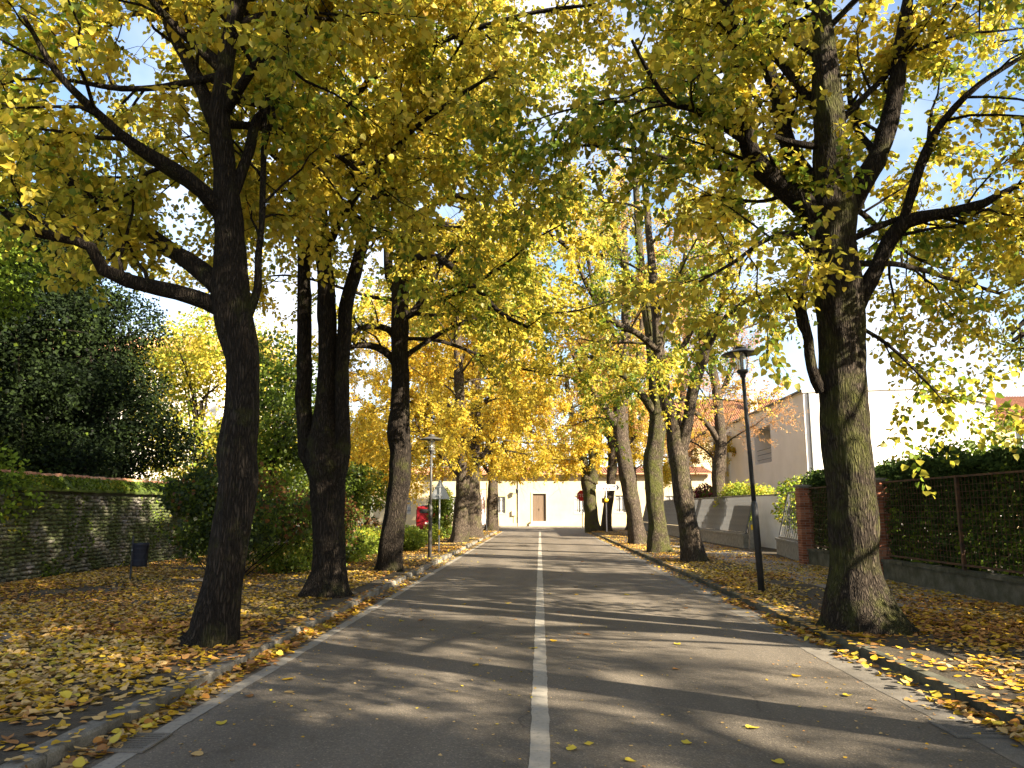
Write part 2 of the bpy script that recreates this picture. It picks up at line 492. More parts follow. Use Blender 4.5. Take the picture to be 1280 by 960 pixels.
# limb centre lines: x, y, z from the foot of the tree and radius, metres
TREE_FORMS = {
 'near_wall': dict(base=(-3.72, 8.92),
  trunk=[(-0.02, 0.0, -0.06, 0.363), (0.02, 0.0, 0.09, 0.285), (0.07, 0.0, 0.53, 0.225), (0.12, 0.0, 0.93, 0.22), (0.16, 0.0, 1.38, 0.212), (0.19, 0.0, 1.84, 0.207), (0.17, 0.0, 2.22, 0.216), (0.19, 0.0, 2.88, 0.181), (0.15, 0.0, 3.37, 0.19), (0.03, 0.0, 3.81, 0.216), (-0.04, 0.0, 4.27, 0.207), (-0.08, 0.0, 4.78, 0.169), (-0.14, 0.0, 5.3, 0.156), (-0.22, 0.0, 5.83, 0.138), (-0.31, 0.0, 6.48, 0.121), (-0.27, 0.0, 7.25, 0.099), (-0.19, 0.0, 8.04, 0.078), (-0.2, 0.0, 8.98, 0.052)],
  limbs=[
   [(-0.15, 0.0, 3.92, 0.112), (-0.45, -0.12, 4.02, 0.102), (-0.79, -0.22, 4.09, 0.093), (-1.13, -0.32, 4.16, 0.087), (-1.38, -0.42, 4.27, 0.082), (-1.51, -0.52, 4.53, 0.065), (-1.79, -0.72, 4.6, 0.056), (-1.98, -0.92, 4.58, 0.046), (-2.19, -1.12, 4.79, 0.038), (-2.59, -1.32, 4.96, 0.022)],
   [(-0.16, 0.0, 4.17, 0.13), (-0.57, 0.08, 4.5, 0.113), (-1.1, 0.28, 4.86, 0.107), (-1.83, 0.58, 5.37, 0.101), (-2.42, 0.78, 5.8, 0.094), (-3.15, 0.98, 6.29, 0.086), (-3.69, 1.08, 6.89, 0.068), (-4.29, 1.18, 7.46, 0.059), (-5.33, 1.38, 8.24, 0.03)],
   [(-0.17, 0.0, 5.09, 0.121), (-0.34, -0.22, 5.31, 0.101), (-0.5, -0.32, 5.42, 0.1), (-0.76, -0.52, 5.56, 0.09), (-1.0, -0.72, 5.7, 0.071), (-1.23, -0.92, 5.89, 0.054), (-1.64, -1.22, 6.31, 0.037), (-1.93, -1.42, 6.87, 0.022)],
   [(0.22, 0.0, 3.81, 0.052), (0.31, -0.02, 4.16, 0.052), (0.29, -0.02, 4.56, 0.043), (0.28, 0.08, 5.12, 0.039), (0.18, 0.28, 5.96, 0.036), (0.11, 0.48, 6.96, 0.027)],
   [(-0.07, 0.0, 5.4, 0.078), (0.03, 0.18, 6.02, 0.071), (0.03, 0.38, 6.57, 0.072), (0.21, 0.68, 6.98, 0.065), (0.25, 0.98, 7.49, 0.058), (0.5, 1.38, 8.5, 0.04), (0.73, 1.68, 9.78, 0.031)],
   [(-0.26, 0.0, 6.15, 0.104), (-0.67, 0.18, 6.92, 0.088), (-1.0, 0.38, 7.51, 0.09), (-1.33, 0.48, 8.06, 0.073), (-1.67, 0.68, 9.07, 0.046)],
   [(-0.22, 0.0, 6.48, 0.069), (0.33, -0.52, 6.8, 0.057), (1.05, -1.02, 7.07, 0.038), (1.72, -1.52, 7.47, 0.022)],
  ]),
 'three_stem': dict(base=(-3.78, 13.81),
  trunk=[(-0.01, 0.0, -0.1, 0.525), (0.0, 0.0, 0.04, 0.437), (0.03, 0.0, 0.41, 0.306), (0.02, 0.0, 0.9, 0.295), (0.0, 0.0, 1.46, 0.295), (-0.04, 0.0, 2.03, 0.317), (-0.08, 0.0, 2.53, 0.328), (-0.1, 0.0, 3.04, 0.262), (-0.11, 0.0, 3.63, 0.197), (-0.12, 0.0, 4.23, 0.175), (-0.17, 0.0, 4.99, 0.175), (-0.23, 0.0, 5.76, 0.164), (-0.33, 0.0, 6.55, 0.153), (-0.44, 0.0, 7.52, 0.131), (-0.51, 0.0, 8.67, 0.109), (-0.63, 0.0, 10.02, 0.087), (-0.76, 0.0, 11.59, 0.055)],
  limbs=[
   [(-0.18, 0.09, 2.03, 0.198), (-0.43, 0.09, 2.54, 0.187), (-0.52, 0.09, 3.05, 0.154), (-0.58, 0.09, 3.8, 0.143), (-0.62, 0.09, 4.71, 0.138), (-0.67, 0.09, 5.64, 0.132), (-0.69, 0.09, 6.43, 0.121), (-0.77, -0.01, 7.52, 0.098), (-1.06, -0.11, 8.95, 0.076), (-1.41, -0.21, 10.42, 0.054), (-1.7, -0.31, 12.09, 0.032)],
   [(0.07, -0.11, 1.88, 0.195), (0.21, -0.11, 2.45, 0.163), (0.21, -0.11, 3.17, 0.13), (0.17, -0.06, 3.92, 0.131), (0.15, -0.01, 4.68, 0.131), (0.2, 0.09, 5.47, 0.132), (0.32, 0.19, 6.13, 0.122), (0.45, 0.39, 7.01, 0.101), (0.64, 0.69, 8.14, 0.08), (1.0, 0.99, 9.5, 0.059), (1.5, 1.39, 11.2, 0.036)],
   [(-0.45, -0.01, 7.51, 0.087), (-0.99, -0.61, 7.89, 0.063), (-1.54, -1.21, 8.37, 0.04), (-1.95, -1.81, 8.65, 0.029)],
   [(-0.27, -0.01, 6.23, 0.087), (0.53, -1.21, 6.83, 0.07), (1.44, -2.31, 7.17, 0.05), (2.26, -3.21, 7.35, 0.034), (3.21, -4.01, 7.49, 0.023)],
   [(-0.5, -0.01, 8.5, 0.076), (0.75, -0.61, 9.54, 0.063), (2.32, -1.21, 9.92, 0.05), (3.76, -1.71, 10.01, 0.038), (4.77, -2.01, 9.92, 0.023)],
   [(-0.45, -0.01, 7.84, 0.076), (0.3, 0.09, 9.03, 0.066), (1.37, 0.19, 9.75, 0.055), (2.62, 0.39, 10.19, 0.045), (3.75, 0.59, 10.11, 0.029)],
  ]),
 'slim': dict(base=(-3.72, 19.33),
  trunk=[(-0.02, 0.0, -0.1, 0.383), (0.0, 0.0, 0.12, 0.342), (0.02, 0.0, 0.66, 0.302), (0.11, 0.0, 1.44, 0.272), (0.19, 0.0, 2.23, 0.272), (0.21, 0.0, 2.84, 0.262), (0.14, 0.0, 3.34, 0.282), (0.16, 0.0, 4.06, 0.242), (0.16, 0.0, 4.89, 0.221), (0.12, 0.0, 5.73, 0.221), (0.1, 0.0, 6.58, 0.221), (0.09, 0.0, 7.34, 0.221), (0.13, 0.0, 8.1, 0.181), (0.17, 0.0, 9.21, 0.161), (0.18, 0.0, 10.79, 0.131), (0.18, 0.0, 12.66, 0.101), (0.25, 0.0, 14.57, 0.06)],
  limbs=[
   [(0.01, 0.0, 7.12, 0.141), (-0.19, -0.03, 7.55, 0.131), (-0.25, -0.13, 8.28, 0.11), (-0.37, -0.33, 9.53, 0.079), (-0.65, -0.53, 11.0, 0.059)],
   [(0.08, 0.0, 4.99, 0.101), (-0.11, -0.03, 5.41, 0.101), (-0.47, -0.13, 5.62, 0.09), (-0.97, -0.23, 5.65, 0.07), (-1.35, -0.33, 5.46, 0.04)],
   [(0.06, 0.0, 5.84, 0.101), (-0.19, -0.03, 6.13, 0.09), (-0.67, -0.23, 6.15, 0.08), (-1.05, -0.33, 5.92, 0.059), (-1.35, -0.33, 5.63, 0.04)],
   [(0.15, 0.0, 6.37, 0.101), (0.61, 0.07, 6.85, 0.081), (1.01, 0.17, 7.71, 0.071), (1.62, 0.27, 8.62, 0.051)],
   [(0.16, 0.0, 7.88, 0.121), (1.04, -0.83, 7.81, 0.096), (2.05, -1.83, 6.87, 0.073), (2.84, -2.53, 5.9, 0.053), (3.48, -2.93, 5.42, 0.034)],
   [(0.16, 0.0, 8.76, 0.121), (1.18, -0.53, 9.42, 0.098), (2.46, -1.13, 9.15, 0.076), (3.66, -1.73, 8.27, 0.055), (4.41, -2.13, 7.52, 0.036)],
  ]),
 'big_right': dict(base=(4.15, 10.39),
  trunk=[(0.01, 0.0, -0.15, 0.655), (-0.01, 0.0, 0.05, 0.53), (-0.05, 0.0, 0.35, 0.405), (-0.06, 0.0, 0.75, 0.318), (-0.04, 0.0, 1.26, 0.313), (-0.05, 0.0, 1.78, 0.308), (-0.07, 0.0, 2.31, 0.308), (-0.07, 0.0, 2.85, 0.308), (-0.05, 0.0, 3.39, 0.308), (-0.02, 0.0, 3.95, 0.308), (-0.02, 0.0, 4.51, 0.318), (-0.04, 0.0, 5.09, 0.308), (-0.04, 0.0, 5.62, 0.318), (0.0, 0.0, 6.15, 0.26), (0.02, 0.0, 6.76, 0.222), (0.01, 0.0, 7.37, 0.202), (0.02, 0.0, 8.12, 0.164), (0.02, 0.0, 8.89, 0.125), (0.02, 0.0, 9.95, 0.077)],
  limbs=[
   [(-0.16, 0.0, 5.33, 0.182), (-0.48, -0.09, 5.74, 0.164), (-0.87, -0.19, 6.02, 0.146), (-1.17, -0.29, 6.3, 0.129), (-1.27, -0.34, 6.72, 0.112), (-1.28, -0.39, 7.29, 0.104), (-1.36, -0.49, 7.84, 0.095), (-1.52, -0.59, 8.45, 0.078), (-1.71, -0.69, 9.18, 0.046)],
   [(-0.16, 0.0, 5.8, 0.133), (-0.31, 0.21, 6.31, 0.127), (-0.45, 0.41, 6.85, 0.121), (-0.5, 0.61, 7.6, 0.105), (-0.6, 0.71, 8.33, 0.097), (-0.68, 0.81, 9.08, 0.08), (-0.8, 0.91, 10.29, 0.045)],
   [(0.13, 0.0, 5.56, 0.166), (0.44, 0.01, 6.09, 0.149), (0.72, 0.06, 6.53, 0.133), (0.95, 0.11, 7.17, 0.126), (1.09, 0.11, 7.79, 0.109), (1.23, 0.11, 8.42, 0.092), (1.42, 0.11, 9.33, 0.059)],
   [(0.18, 0.0, 4.23, 0.124), (0.49, -0.04, 4.78, 0.107), (0.68, -0.09, 5.16, 0.107), (0.9, -0.19, 5.39, 0.098), (1.18, -0.29, 5.43, 0.072), (1.56, -0.39, 5.47, 0.072), (1.77, -0.49, 5.51, 0.055), (2.09, -0.59, 5.68, 0.039), (2.61, -0.69, 5.85, 0.023)],
   [(0.83, -0.17, 5.31, 0.073), (0.94, -0.29, 5.77, 0.064), (1.13, -0.39, 6.3, 0.056), (1.35, -0.49, 6.71, 0.047), (1.76, -0.69, 7.11, 0.039), (2.35, -0.89, 7.44, 0.023)],
   [(-0.37, -0.09, 3.05, 0.074), (-0.51, -0.14, 3.35, 0.074), (-0.55, -0.19, 3.74, 0.073), (-0.61, -0.19, 4.13, 0.065), (-0.62, -0.19, 4.41, 0.065), (-0.52, -0.19, 4.75, 0.049), (-0.44, -0.29, 5.22, 0.032), (-0.6, -0.39, 5.75, 0.016)],
   [(-0.33, -0.09, 4.95, 0.057), (-0.74, -0.39, 5.16, 0.04), (-1.24, -0.79, 4.91, 0.031), (-1.77, -1.19, 4.49, 0.022), (-2.23, -1.49, 4.18, 0.014)],
   [(-1.23, -0.29, 6.51, 0.056), (-1.63, -0.59, 6.6, 0.047), (-2.06, -0.89, 6.7, 0.042), (-2.45, -1.19, 6.63, 0.033), (-2.71, -1.39, 6.9, 0.029), (-2.98, -1.69, 7.21, 0.021)],
   [(0.67, 0.06, 6.53, 0.067), (0.61, 0.51, 7.13, 0.052), (0.76, 1.01, 8.21, 0.045), (1.2, 1.41, 9.44, 0.038)],
   [(-0.03, 0.01, 7.01, 0.066), (-0.66, 0.41, 8.34, 0.06), (-1.47, 0.91, 9.38, 0.05), (-2.41, 1.41, 10.13, 0.038), (-3.4, 1.81, 10.52, 0.024)],
   [(0.08, 0.01, 4.06, 0.033), (0.5, -0.19, 3.68, 0.024), (0.84, -0.29, 3.23, 0.016), (1.11, -0.29, 2.86, 0.01)],
   [(0.2, 0.0, 4.86, 0.05), (1.22, 0.91, 5.14, 0.045), (2.39, 1.81, 5.22, 0.039), (3.86, 2.61, 5.1, 0.026)],
  ]),
 'fork_right': dict(base=(4.5, 23.17),
  trunk=[(0.0, 0.0, -0.09, 0.413), (-0.02, 0.0, 0.09, 0.369), (-0.09, 0.0, 0.73, 0.315), (-0.2, 0.0, 1.43, 0.282), (-0.29, 0.0, 2.37, 0.272), (-0.38, 0.0, 3.2, 0.282), (-0.47, 0.0, 3.92, 0.217), (-0.66, 0.0, 4.77, 0.195), (-0.8, 0.0, 5.64, 0.185), (-0.86, 0.0, 6.76, 0.163), (-0.92, 0.0, 8.03, 0.141), (-1.02, 0.0, 9.84, 0.109), (-1.13, 0.0, 11.97, 0.087), (-1.21, 0.0, 13.88, 0.054)],
  limbs=[
   [(-0.38, 0.0, 2.96, 0.195), (-0.16, -0.07, 3.67, 0.184), (0.0, -0.17, 4.5, 0.172), (0.15, -0.27, 5.22, 0.172), (0.42, -0.37, 5.93, 0.15), (0.64, -0.47, 6.64, 0.128), (0.92, -0.67, 7.57, 0.105), (1.29, -0.87, 8.99, 0.073), (1.65, -1.17, 10.63, 0.041)],
   [(-0.83, 0.0, 6.26, 0.109), (-1.57, -0.37, 6.8, 0.096), (-2.32, -0.77, 7.08, 0.084), (-3.04, -1.17, 7.96, 0.062), (-3.52, -1.57, 9.06, 0.041)],
   [(-0.8, 0.0, 5.51, 0.109), (-0.14, 0.33, 6.32, 0.088), (0.5, 0.83, 7.46, 0.068), (0.9, 1.23, 9.17, 0.046)],
   [(0.53, -0.47, 6.27, 0.106), (0.89, -1.17, 6.95, 0.083), (1.42, -1.87, 7.36, 0.06), (1.89, -2.57, 7.38, 0.039)],
  ]),
 'moss_right': dict(base=(4.29, 28.31),
  trunk=[(0.02, 0.0, -0.11, 0.501), (-0.03, 0.0, 0.08, 0.428), (-0.06, 0.0, 0.85, 0.354), (-0.12, 0.0, 1.7, 0.324), (-0.15, 0.0, 2.56, 0.324), (-0.16, 0.0, 3.29, 0.339), (-0.02, 0.0, 4.02, 0.324), (0.06, 0.0, 4.91, 0.295), (0.04, 0.0, 6.1, 0.265), (-0.06, 0.0, 7.62, 0.236), (-0.23, 0.0, 9.17, 0.206), (-0.42, 0.0, 11.06, 0.147), (-0.5, 0.0, 13.64, 0.118), (-0.59, 0.0, 16.3, 0.074)],
  limbs=[
   [(0.0, 0.0, 4.91, 0.177), (-0.6, -0.31, 5.76, 0.146), (-1.37, -0.81, 6.42, 0.115), (-2.12, -1.31, 6.77, 0.084), (-2.99, -1.81, 6.96, 0.055)],
   [(-0.02, 0.0, 7.01, 0.147), (0.58, 0.19, 8.27, 0.119), (1.18, 0.69, 9.98, 0.091), (1.66, 1.09, 12.4, 0.061)],
   [(-0.31, 0.0, 9.48, 0.118), (-1.09, -0.51, 10.58, 0.101), (-1.7, -1.01, 12.28, 0.071), (-2.28, -1.31, 14.05, 0.056)],
  ]),
 'lean_right': dict(base=(4.3, 34.81),
  trunk=[(0.03, 0.0, -0.14, 0.511), (0.0, 0.0, 0.14, 0.415), (-0.08, 0.0, 1.04, 0.367), (-0.23, 0.0, 2.1, 0.351), (-0.42, 0.0, 3.17, 0.351), (-0.57, 0.0, 4.24, 0.351), (-0.65, 0.0, 5.33, 0.351), (-0.59, 0.0, 6.43, 0.319), (-0.41, 0.0, 7.91, 0.255), (-0.29, 0.0, 9.79, 0.223), (-0.24, 0.0, 12.09, 0.176), (-0.25, 0.0, 14.84, 0.128), (-0.26, 0.0, 17.65, 0.08)],
  limbs=[
   [(-0.66, 0.0, 4.97, 0.223), (-1.21, -0.31, 5.84, 0.19), (-1.77, -0.81, 6.5, 0.156), (-2.32, -1.31, 7.32, 0.123), (-2.96, -1.81, 8.66, 0.091), (-3.38, -2.31, 10.34, 0.06)],
   [(-0.52, 0.0, 6.43, 0.191), (0.15, 0.19, 7.57, 0.16), (0.41, 0.49, 9.14, 0.129), (0.71, 0.79, 11.53, 0.098)],
   [(-0.36, 0.0, 8.66, 0.16), (-1.13, -0.31, 10.1, 0.127), (-1.86, -0.81, 11.86, 0.093), (-2.22, -1.21, 14.02, 0.062)],
  ]),
 'fork_far': dict(base=(4.2, 55.0),
  trunk=[(-0.45, 0.0, 0.0, 0.63), (-0.56, 0.0, 0.5, 0.516), (-0.64, 0.0, 1.89, 0.458), (-0.79, 0.0, 3.29, 0.458), (-1.0, 0.0, 4.42, 0.344), (-1.32, 0.0, 5.84, 0.315), (-1.64, 0.0, 7.28, 0.258), (-2.02, 0.0, 9.31, 0.201), (-2.34, 0.0, 11.66, 0.115)],
  limbs=[
   [(-0.51, 0.0, 3.01, 0.344), (-0.26, 0.0, 4.42, 0.315), (-0.07, 0.0, 5.84, 0.286), (0.13, 0.0, 7.56, 0.229), (0.41, 0.0, 9.88, 0.172), (0.7, 0.0, 12.82, 0.115)],
   [(-0.73, 0.0, 3.57, 0.229), (-0.54, -1.0, 5.2, 0.197), (-0.85, -2.0, 7.34, 0.166), (-1.14, -3.0, 9.98, 0.108)],
  ]),
 'yellow': dict(base=(-3.71, 36.2),
  trunk=[(-0.08, 0.0, -0.15, 0.513), (-0.01, 0.0, 0.15, 0.436), (0.06, 0.0, 1.02, 0.385), (0.09, 0.0, 2.13, 0.333), (0.11, 0.0, 3.24, 0.295), (0.02, 0.0, 4.37, 0.269), (-0.07, 0.0, 5.9, 0.256), (-0.12, 0.0, 7.44, 0.231), (-0.22, 0.0, 9.4, 0.192), (-0.25, 0.0, 11.39, 0.154), (-0.27, 0.0, 13.83, 0.103)],
  limbs=[
   [(-0.04, 0.0, 3.06, 0.128), (-0.54, 0.0, 3.62, 0.115), (-1.05, -0.2, 4.17, 0.102), (-1.52, -0.4, 4.8, 0.076), (-2.05, -0.7, 5.44, 0.05)],
   [(-0.11, 0.0, 5.9, 0.128), (-0.82, -0.2, 6.45, 0.102), (-1.71, -0.6, 6.4, 0.076), (-2.77, -1.0, 6.54, 0.05)],
   [(-0.01, 0.0, 4.37, 0.128), (0.87, 0.3, 5.35, 0.103), (2.0, 0.6, 5.96, 0.078), (3.16, 0.8, 6.17, 0.052)],
  ]),
}


# ------------------------------------------------------------------ the setting: ground, road, verges
def sheet(name, x0, x1, y0, y1, z, mat, nx=1, ny=1, ragged=0.0):
    xs = np.linspace(x0, x1, nx + 1); ys = np.linspace(y0, y1, ny + 1)
    X, Y = np.meshgrid(xs, ys)
    if ragged: X = X + ragged * vnoise(np.stack([X * 3, Y * 4, X * 0], -1), 2) + ragged * 0.6 * vnoise(np.stack([X * 3, Y * 17, X * 0], -1), 3)
    v = np.stack([X, Y, np.full_like(X, z)], -1).reshape(-1, 3)
    i, j = np.meshgrid(np.arange(ny), np.arange(nx), indexing='ij')
    a = (i * (nx + 1) + j).ravel()
    q = np.stack([a, a + 1, a + nx + 2, a + nx + 1], -1)
    return place(name, np_mesh(name, v, q, mat=mat))


ROAD_L, ROAD_R, ROAD_END = -3.08, 3.52, 61.0
tag(sheet('ground', -1500, 1500, -1500, 1500, -0.03, M['field']), kind='structure')
tag(sheet('road', ROAD_L - 0.1, ROAD_R + 0.1, -40, ROAD_END, 0.0, M['asphalt']), kind='structure')
tag(sheet('cross_road', -90, 90, ROAD_END, 70.6, 0.0, M['asphalt']), kind='structure')
tag(sheet('centre_line', -0.078, 0.058, -20, 58.5, 0.004, M['road_paint'], 1, 1600, 0.007), kind='structure')
tag(sheet('edge_line', -2.82, -2.68, -20, 58.0, 0.004, M['edge_paint'], 1, 1600, 0.008), kind='structure')
tag(sheet('gutter_strip', 3.03, ROAD_R + 0.02, -20, 58.0, 0.003, M['gutter'], 1, 800, 0.012), kind='structure')


def verge(name, x0, x1):
    """a low bank of soil behind the kerb; its top is level, its far end falls to the cross road"""
    m = MB().box(x0, x1, -40, 60.2, -0.02, VZ)
    return tag(m.build(name, M['soil']), kind='structure')


verge('verge', -60.0, ROAD_L - 0.15)
verge('verge', ROAD_R + 0.13, 60.0)
tag(MB().box(5.5, 7.5, -40, 60.0, 0.0, VZ + 0.006).build('pavement', M['path']), kind='structure')
tag(MB().box(-8.3, -5.2, -40, 60.0, 0.0, VZ + 0.005).build('footpath', M['path_dark']), kind='structure')

# kerbs: every stone by itself
for side, x0, x1, mat in (('l', ROAD_L - 0.15, ROAD_L, 'kerb'), ('r', ROAD_R, ROAD_R + 0.14, 'kerb_dark')):
    kerb = bpy.data.objects.new('kerb', None)
    COL.objects.link(kerb)
    tag(kerb, kind='structure')
    w = x1 - x0
    b = 0.018
    inner = 1 if side == 'l' else -1
    prof = [(-w / 2, -0.1), (w / 2, -0.1), (w / 2, 0.104 - (b if inner > 0 else 0)), (w / 2 - b, 0.104), (-w / 2 + b, 0.104), (-w / 2, 0.104 - (b if inner < 0 else 0))]
    me = MB().prism(prof, 0.0, 0.985).mesh('kerb_stone', M[mat])
    for k in range(62):
        place('kerb_stone', me, kerb, ((x0 + x1) / 2 + rng.uniform(-0.006, 0.006), -2.0 + k, rng.uniform(-0.008, 0.006)),
              (rng.uniform(-0.006, 0.006), rng.uniform(-0.02, 0.02), rng.uniform(-0.006, 0.006)))

# ------------------------------------------------------------------ leaves
LEAF = np.array([(0, 0, 0), (0.47, 0.10, 0.09), (0.42, 0.60, 0.05), (0, 1.08, -0.10), (-0.42, 0.60, 0.05), (-0.47, 0.10, 0.09)])


SIMPLE = np.array([(0, 0, 0), (0.46, 0.42, 0.07), (0, 1.05, -0.06), (-0.46, 0.42, 0.07)])


def leaf_geo(P, D, N, size, cols, curl=1.0, simple=False):
    D = norm(D); W = norm(np.cross(D, N)); N = np.cross(W, D)
    L = np.repeat((SIMPLE if simple else LEAF)[None], len(P), 0).copy()
    c = np.asarray(curl) * np.ones(len(P))
    L[:, :, 2] *= c[:, None]
    L *= size[:, None, None]
    v = P[:, None] + L[:, :, 0:1] * W[:, None] + L[:, :, 1:2] * D[:, None] + L[:, :, 2:3] * N[:, None]
    if simple:
        return v.reshape(-1, 3), np.arange(len(P) * 4).reshape(-1, 4), np.repeat(cols, 4, 0)
    a = np.arange(len(P))[:, None] * 6
    q = np.concatenate([a + np.array([[0, 1, 2, 3]]), a + np.array([[0, 3, 4, 5]])], 0)
    return v.reshape(-1, 3), q, np.repeat(cols, 6, 0)


YEL, GOLD, OLIVE, GREEN, DEEP, BROWN, ORANGE, PALE, RUST = [np.array(c) for c in (
    (0.59, 0.465, 0.055), (0.62, 0.385, 0.026), (0.42, 0.390, 0.045), (0.17, 0.245, 0.028), (0.040, 0.066, 0.018),
    (0.22, 0.105, 0.035), (0.56, 0.25, 0.045), (0.66, 0.52, 0.20), (0.30, 0.10, 0.035))]


def pick(pal, P, r, seed, patch=0.9):
    """leaf colours: a mix of the palette, varying in patches through the crown"""
    cols = np.array([c for c, _ in pal]); w = np.array([x for _, x in pal], dtype=float); w = np.cumsum(w / w.sum())
    u = r.random(len(P)) * 0.55 + 0.45 * np.clip(0.5 + 0.95 * vnoise(P * patch, seed), 0, 0.999)
    k = np.searchsorted(w, np.clip(u, 0, 0.9999))
    c = cols[np.minimum(k, len(cols) - 1)]
    return np.clip(c * (1 + 0.22 * r.standard_normal(len(P)))[:, None], 0.008, 0.8)


# ------------------------------------------------------------------ trees
def perp(t, r):
    a = norm(np.cross(t, r.standard_normal(t.shape)))
    return a


def shoots(r, P, T, R, length, ang, sag, m, wander=0.12, lift=0.0):
    """side shoots from points P with tangents T: paths (B,m,3) and radii"""
    d = norm(T * np.cos(ang)[:, None] + perp(T, r) * np.sin(ang)[:, None] + np.array([0, 0, 1.0]) * lift)
    s = np.linspace(0, 1, m)[None, :, None]
    bend = r.standard_normal((len(P), 1, 3)) * wander
    p = P[:, None] + length[:, None, None] * (d[:, None] * s + bend * s * s + np.array([0, 0, -1.0]) * sag * s * s)
    p[:, 1:-1] += r.standard_normal((len(P), m - 2, 3)) * length[:, None, None] * 0.02
    rad = R[:, None] * (1 - 0.78 * np.linspace(0, 1, m)[None])
    return p, rad


def along(path, r, n, t0=0.1):
    """n points per path (B,m,3): positions, tangents, fraction"""
    B, m, _ = path.shape
    t = t0 + (1 - t0) * (np.arange(n)[None] + r.random((B, n))) / n
    f = np.minimum(t * (m - 1), m - 1.001)
    i = f.astype(int); f = f - i
    b = np.arange(B)[:, None]
    A, C = path[b, i], path[b, i + 1]
    return (A + (C - A) * f[..., None]).reshape(-1, 3), norm(C - A).reshape(-1, 3), t.reshape(-1), np.repeat(np.arange(B), n)


def build_tree(name, label, form, loc, pal, seed, bark='bark', auto=8, z0=3.5, reach=4.5, elev=(20, 50), sub=2.0, sub_len=1.7, twigs=8, leaves=24,
               size=0.095, sides=32, keep=0.9, low=-9, az=None, group=None, leaf_mat='leaf', crown_top=None, zmin=None, droop=0.25, twig_len=0.65, simple=False, shaded_limb_bark=None):
    r = np.random.default_rng(seed)
    root = thing(name, label, 'tree', loc, 0, group)
    trunk = spline(form['trunk'], 0.07 if sides > 40 else 0.14)
    # trunk: uneven section, root flare, ridges
    v, q = tubes(trunk[None, :, :3], trunk[None, :, 3], sides)
    c = np.repeat(trunk[:, :3], sides, 0)
    out = v - c
    rr = np.linalg.norm(out, axis=1, keepdims=True)
    z = np.maximum(c[:, 2:3], 0)
    angd = np.arctan2(out[:, 1], out[:, 0])[:, None]
    lobes = 0.5 + 0.5 * np.cos(5 * angd + seed + 1.5 * np.sin(2 * angd))
    k = 1 + 0.09 * vnoise(v * 2.3 + seed, seed)[:, None] + 0.05 * vnoise(v * np.array([9, 9, 2.2]), seed + 1)[:, None] + 0.30 * (lobes - 0.5) * np.exp(-z / 0.14)
    ridge = 0.014 * vnoise(v * np.array([24, 24, 2.6]), seed + 2)[:, None] * np.minimum(1, rr / 0.1)
    v = c + out * k + norm(out) * ridge
    place('trunk', np_mesh('trunk', v, q, mat=M[bark], smooth=True), root)
    limbs = [np.array(l, dtype=float) for l in form['limbs']]
    top = trunk[-1, 2]
    for i in range(auto):
        f = (i + r.random() * 0.6) / max(auto, 1)
        zz = z0 + (top - z0) * f
        j = int(np.argmin(np.abs(trunk[:, 2] - zz)))
        o = trunk[j]
        a = math.radians(i * 137.5 + seed * 40 + r.uniform(-20, 20))
        if az is not None:
            a = math.radians(az[i % len(az)] + r.uniform(-14, 14))
        L = reach * (1.05 - 0.45 * f) * r.uniform(0.8, 1.15)
        e = math.radians(r.uniform(*elev) + 22 * f)
        n = 6
        pts = []
        wob = r.standard_normal(3) * 0.10
        for s in np.linspace(0, 1, n):
            h = L * s * math.cos(e)
            pz = L * (s * math.sin(e) - 0.22 * s * s)
            pts.append((o[0] + h * math.cos(a) + wob[0] * L * s * s, o[1] + h * math.sin(a) + wob[1] * L * s * s, o[2] + pz + 0.04 * L * math.sin(6 * s + i),
                        max(0.008, min(o[3] * 0.5, 0.010 + 0.010 * L) * (1 - 0.85 * s))))
        limbs.append(np.array(pts))
    P_all, D_all = [], []
    for l in limbs:
        path = spline(l, 0.16)
        L = np.linalg.norm(np.diff(path[:, :3], axis=0), axis=1).sum()
        n8 = 12 if path[0, 3] > 0.08 else 8
        p3 = path[:, :3] + 0.02 * np.stack([vnoise(path[:, :3] * 1.7, seed + k) for k in range(3)], -1)
        va, qa = tubes(p3[None], path[None, :, 3], n8)
        cc = np.repeat(p3, n8, 0)
        va = cc + (va - cc) * (1 + 0.13 * vnoise(va * 7, seed)[:, None])
        V, Q = [va], [qa]; off = len(va)
        n = max(4, int(L * sub))
        P, T, t, _ = along(p3[None], r, n, 0.22)
        R = np.interp(t, np.linspace(0, 1, len(path)), path[:, 3])
        m = P[:, 2] > low
        P, T, t, R = P[m], T[m], t[m], R[m]
        if not len(P): P, T, t, R = p3[-2:-1], norm(p3[-1:] - p3[-2:-1]), np.array([1.0]), path[-1:, 3]
        sl = sub_len * r.uniform(0.55, 1.15, len(P)) * (1.1 - 0.35 * t)
        sp, sr = shoots(r, P, T, np.clip(R * 0.5, 0.007, 0.03), sl, np.radians(r.uniform(30, 75, len(P))), droop * 0.6, 6, 0.15, 0.15)
        # the limb's own end carries twigs too
        v2, q2 = tubes(sp, sr, 5)
        V.append(v2); Q.append(q2 + off); off += len(v2)
        TP, TT, tt, _ = along(sp, r, twigs, 0.15)
        tl = twig_len * r.uniform(0.5, 1.3, len(TP))
        tp, tr = shoots(r, TP, TT, np.full(len(TP), 0.0055), tl, np.radians(r.uniform(25, 80, len(TP))), droop, 4, 0.18, 0.05)
        v3, q3 = tubes(tp, tr, 3)
        V.append(v3); Q.append(q3 + off)
        place('branch', np_mesh('branch', np.concatenate(V), np.concatenate(Q), mat=M[shaded_limb_bark or bark], smooth=True), root)
        if leaves:
            alive = r.random(len(tp)) < keep
            lp, lt, _, _ = along(tp[alive], r, leaves, 0.1)
            P_all.append(lp); D_all.append(lt)
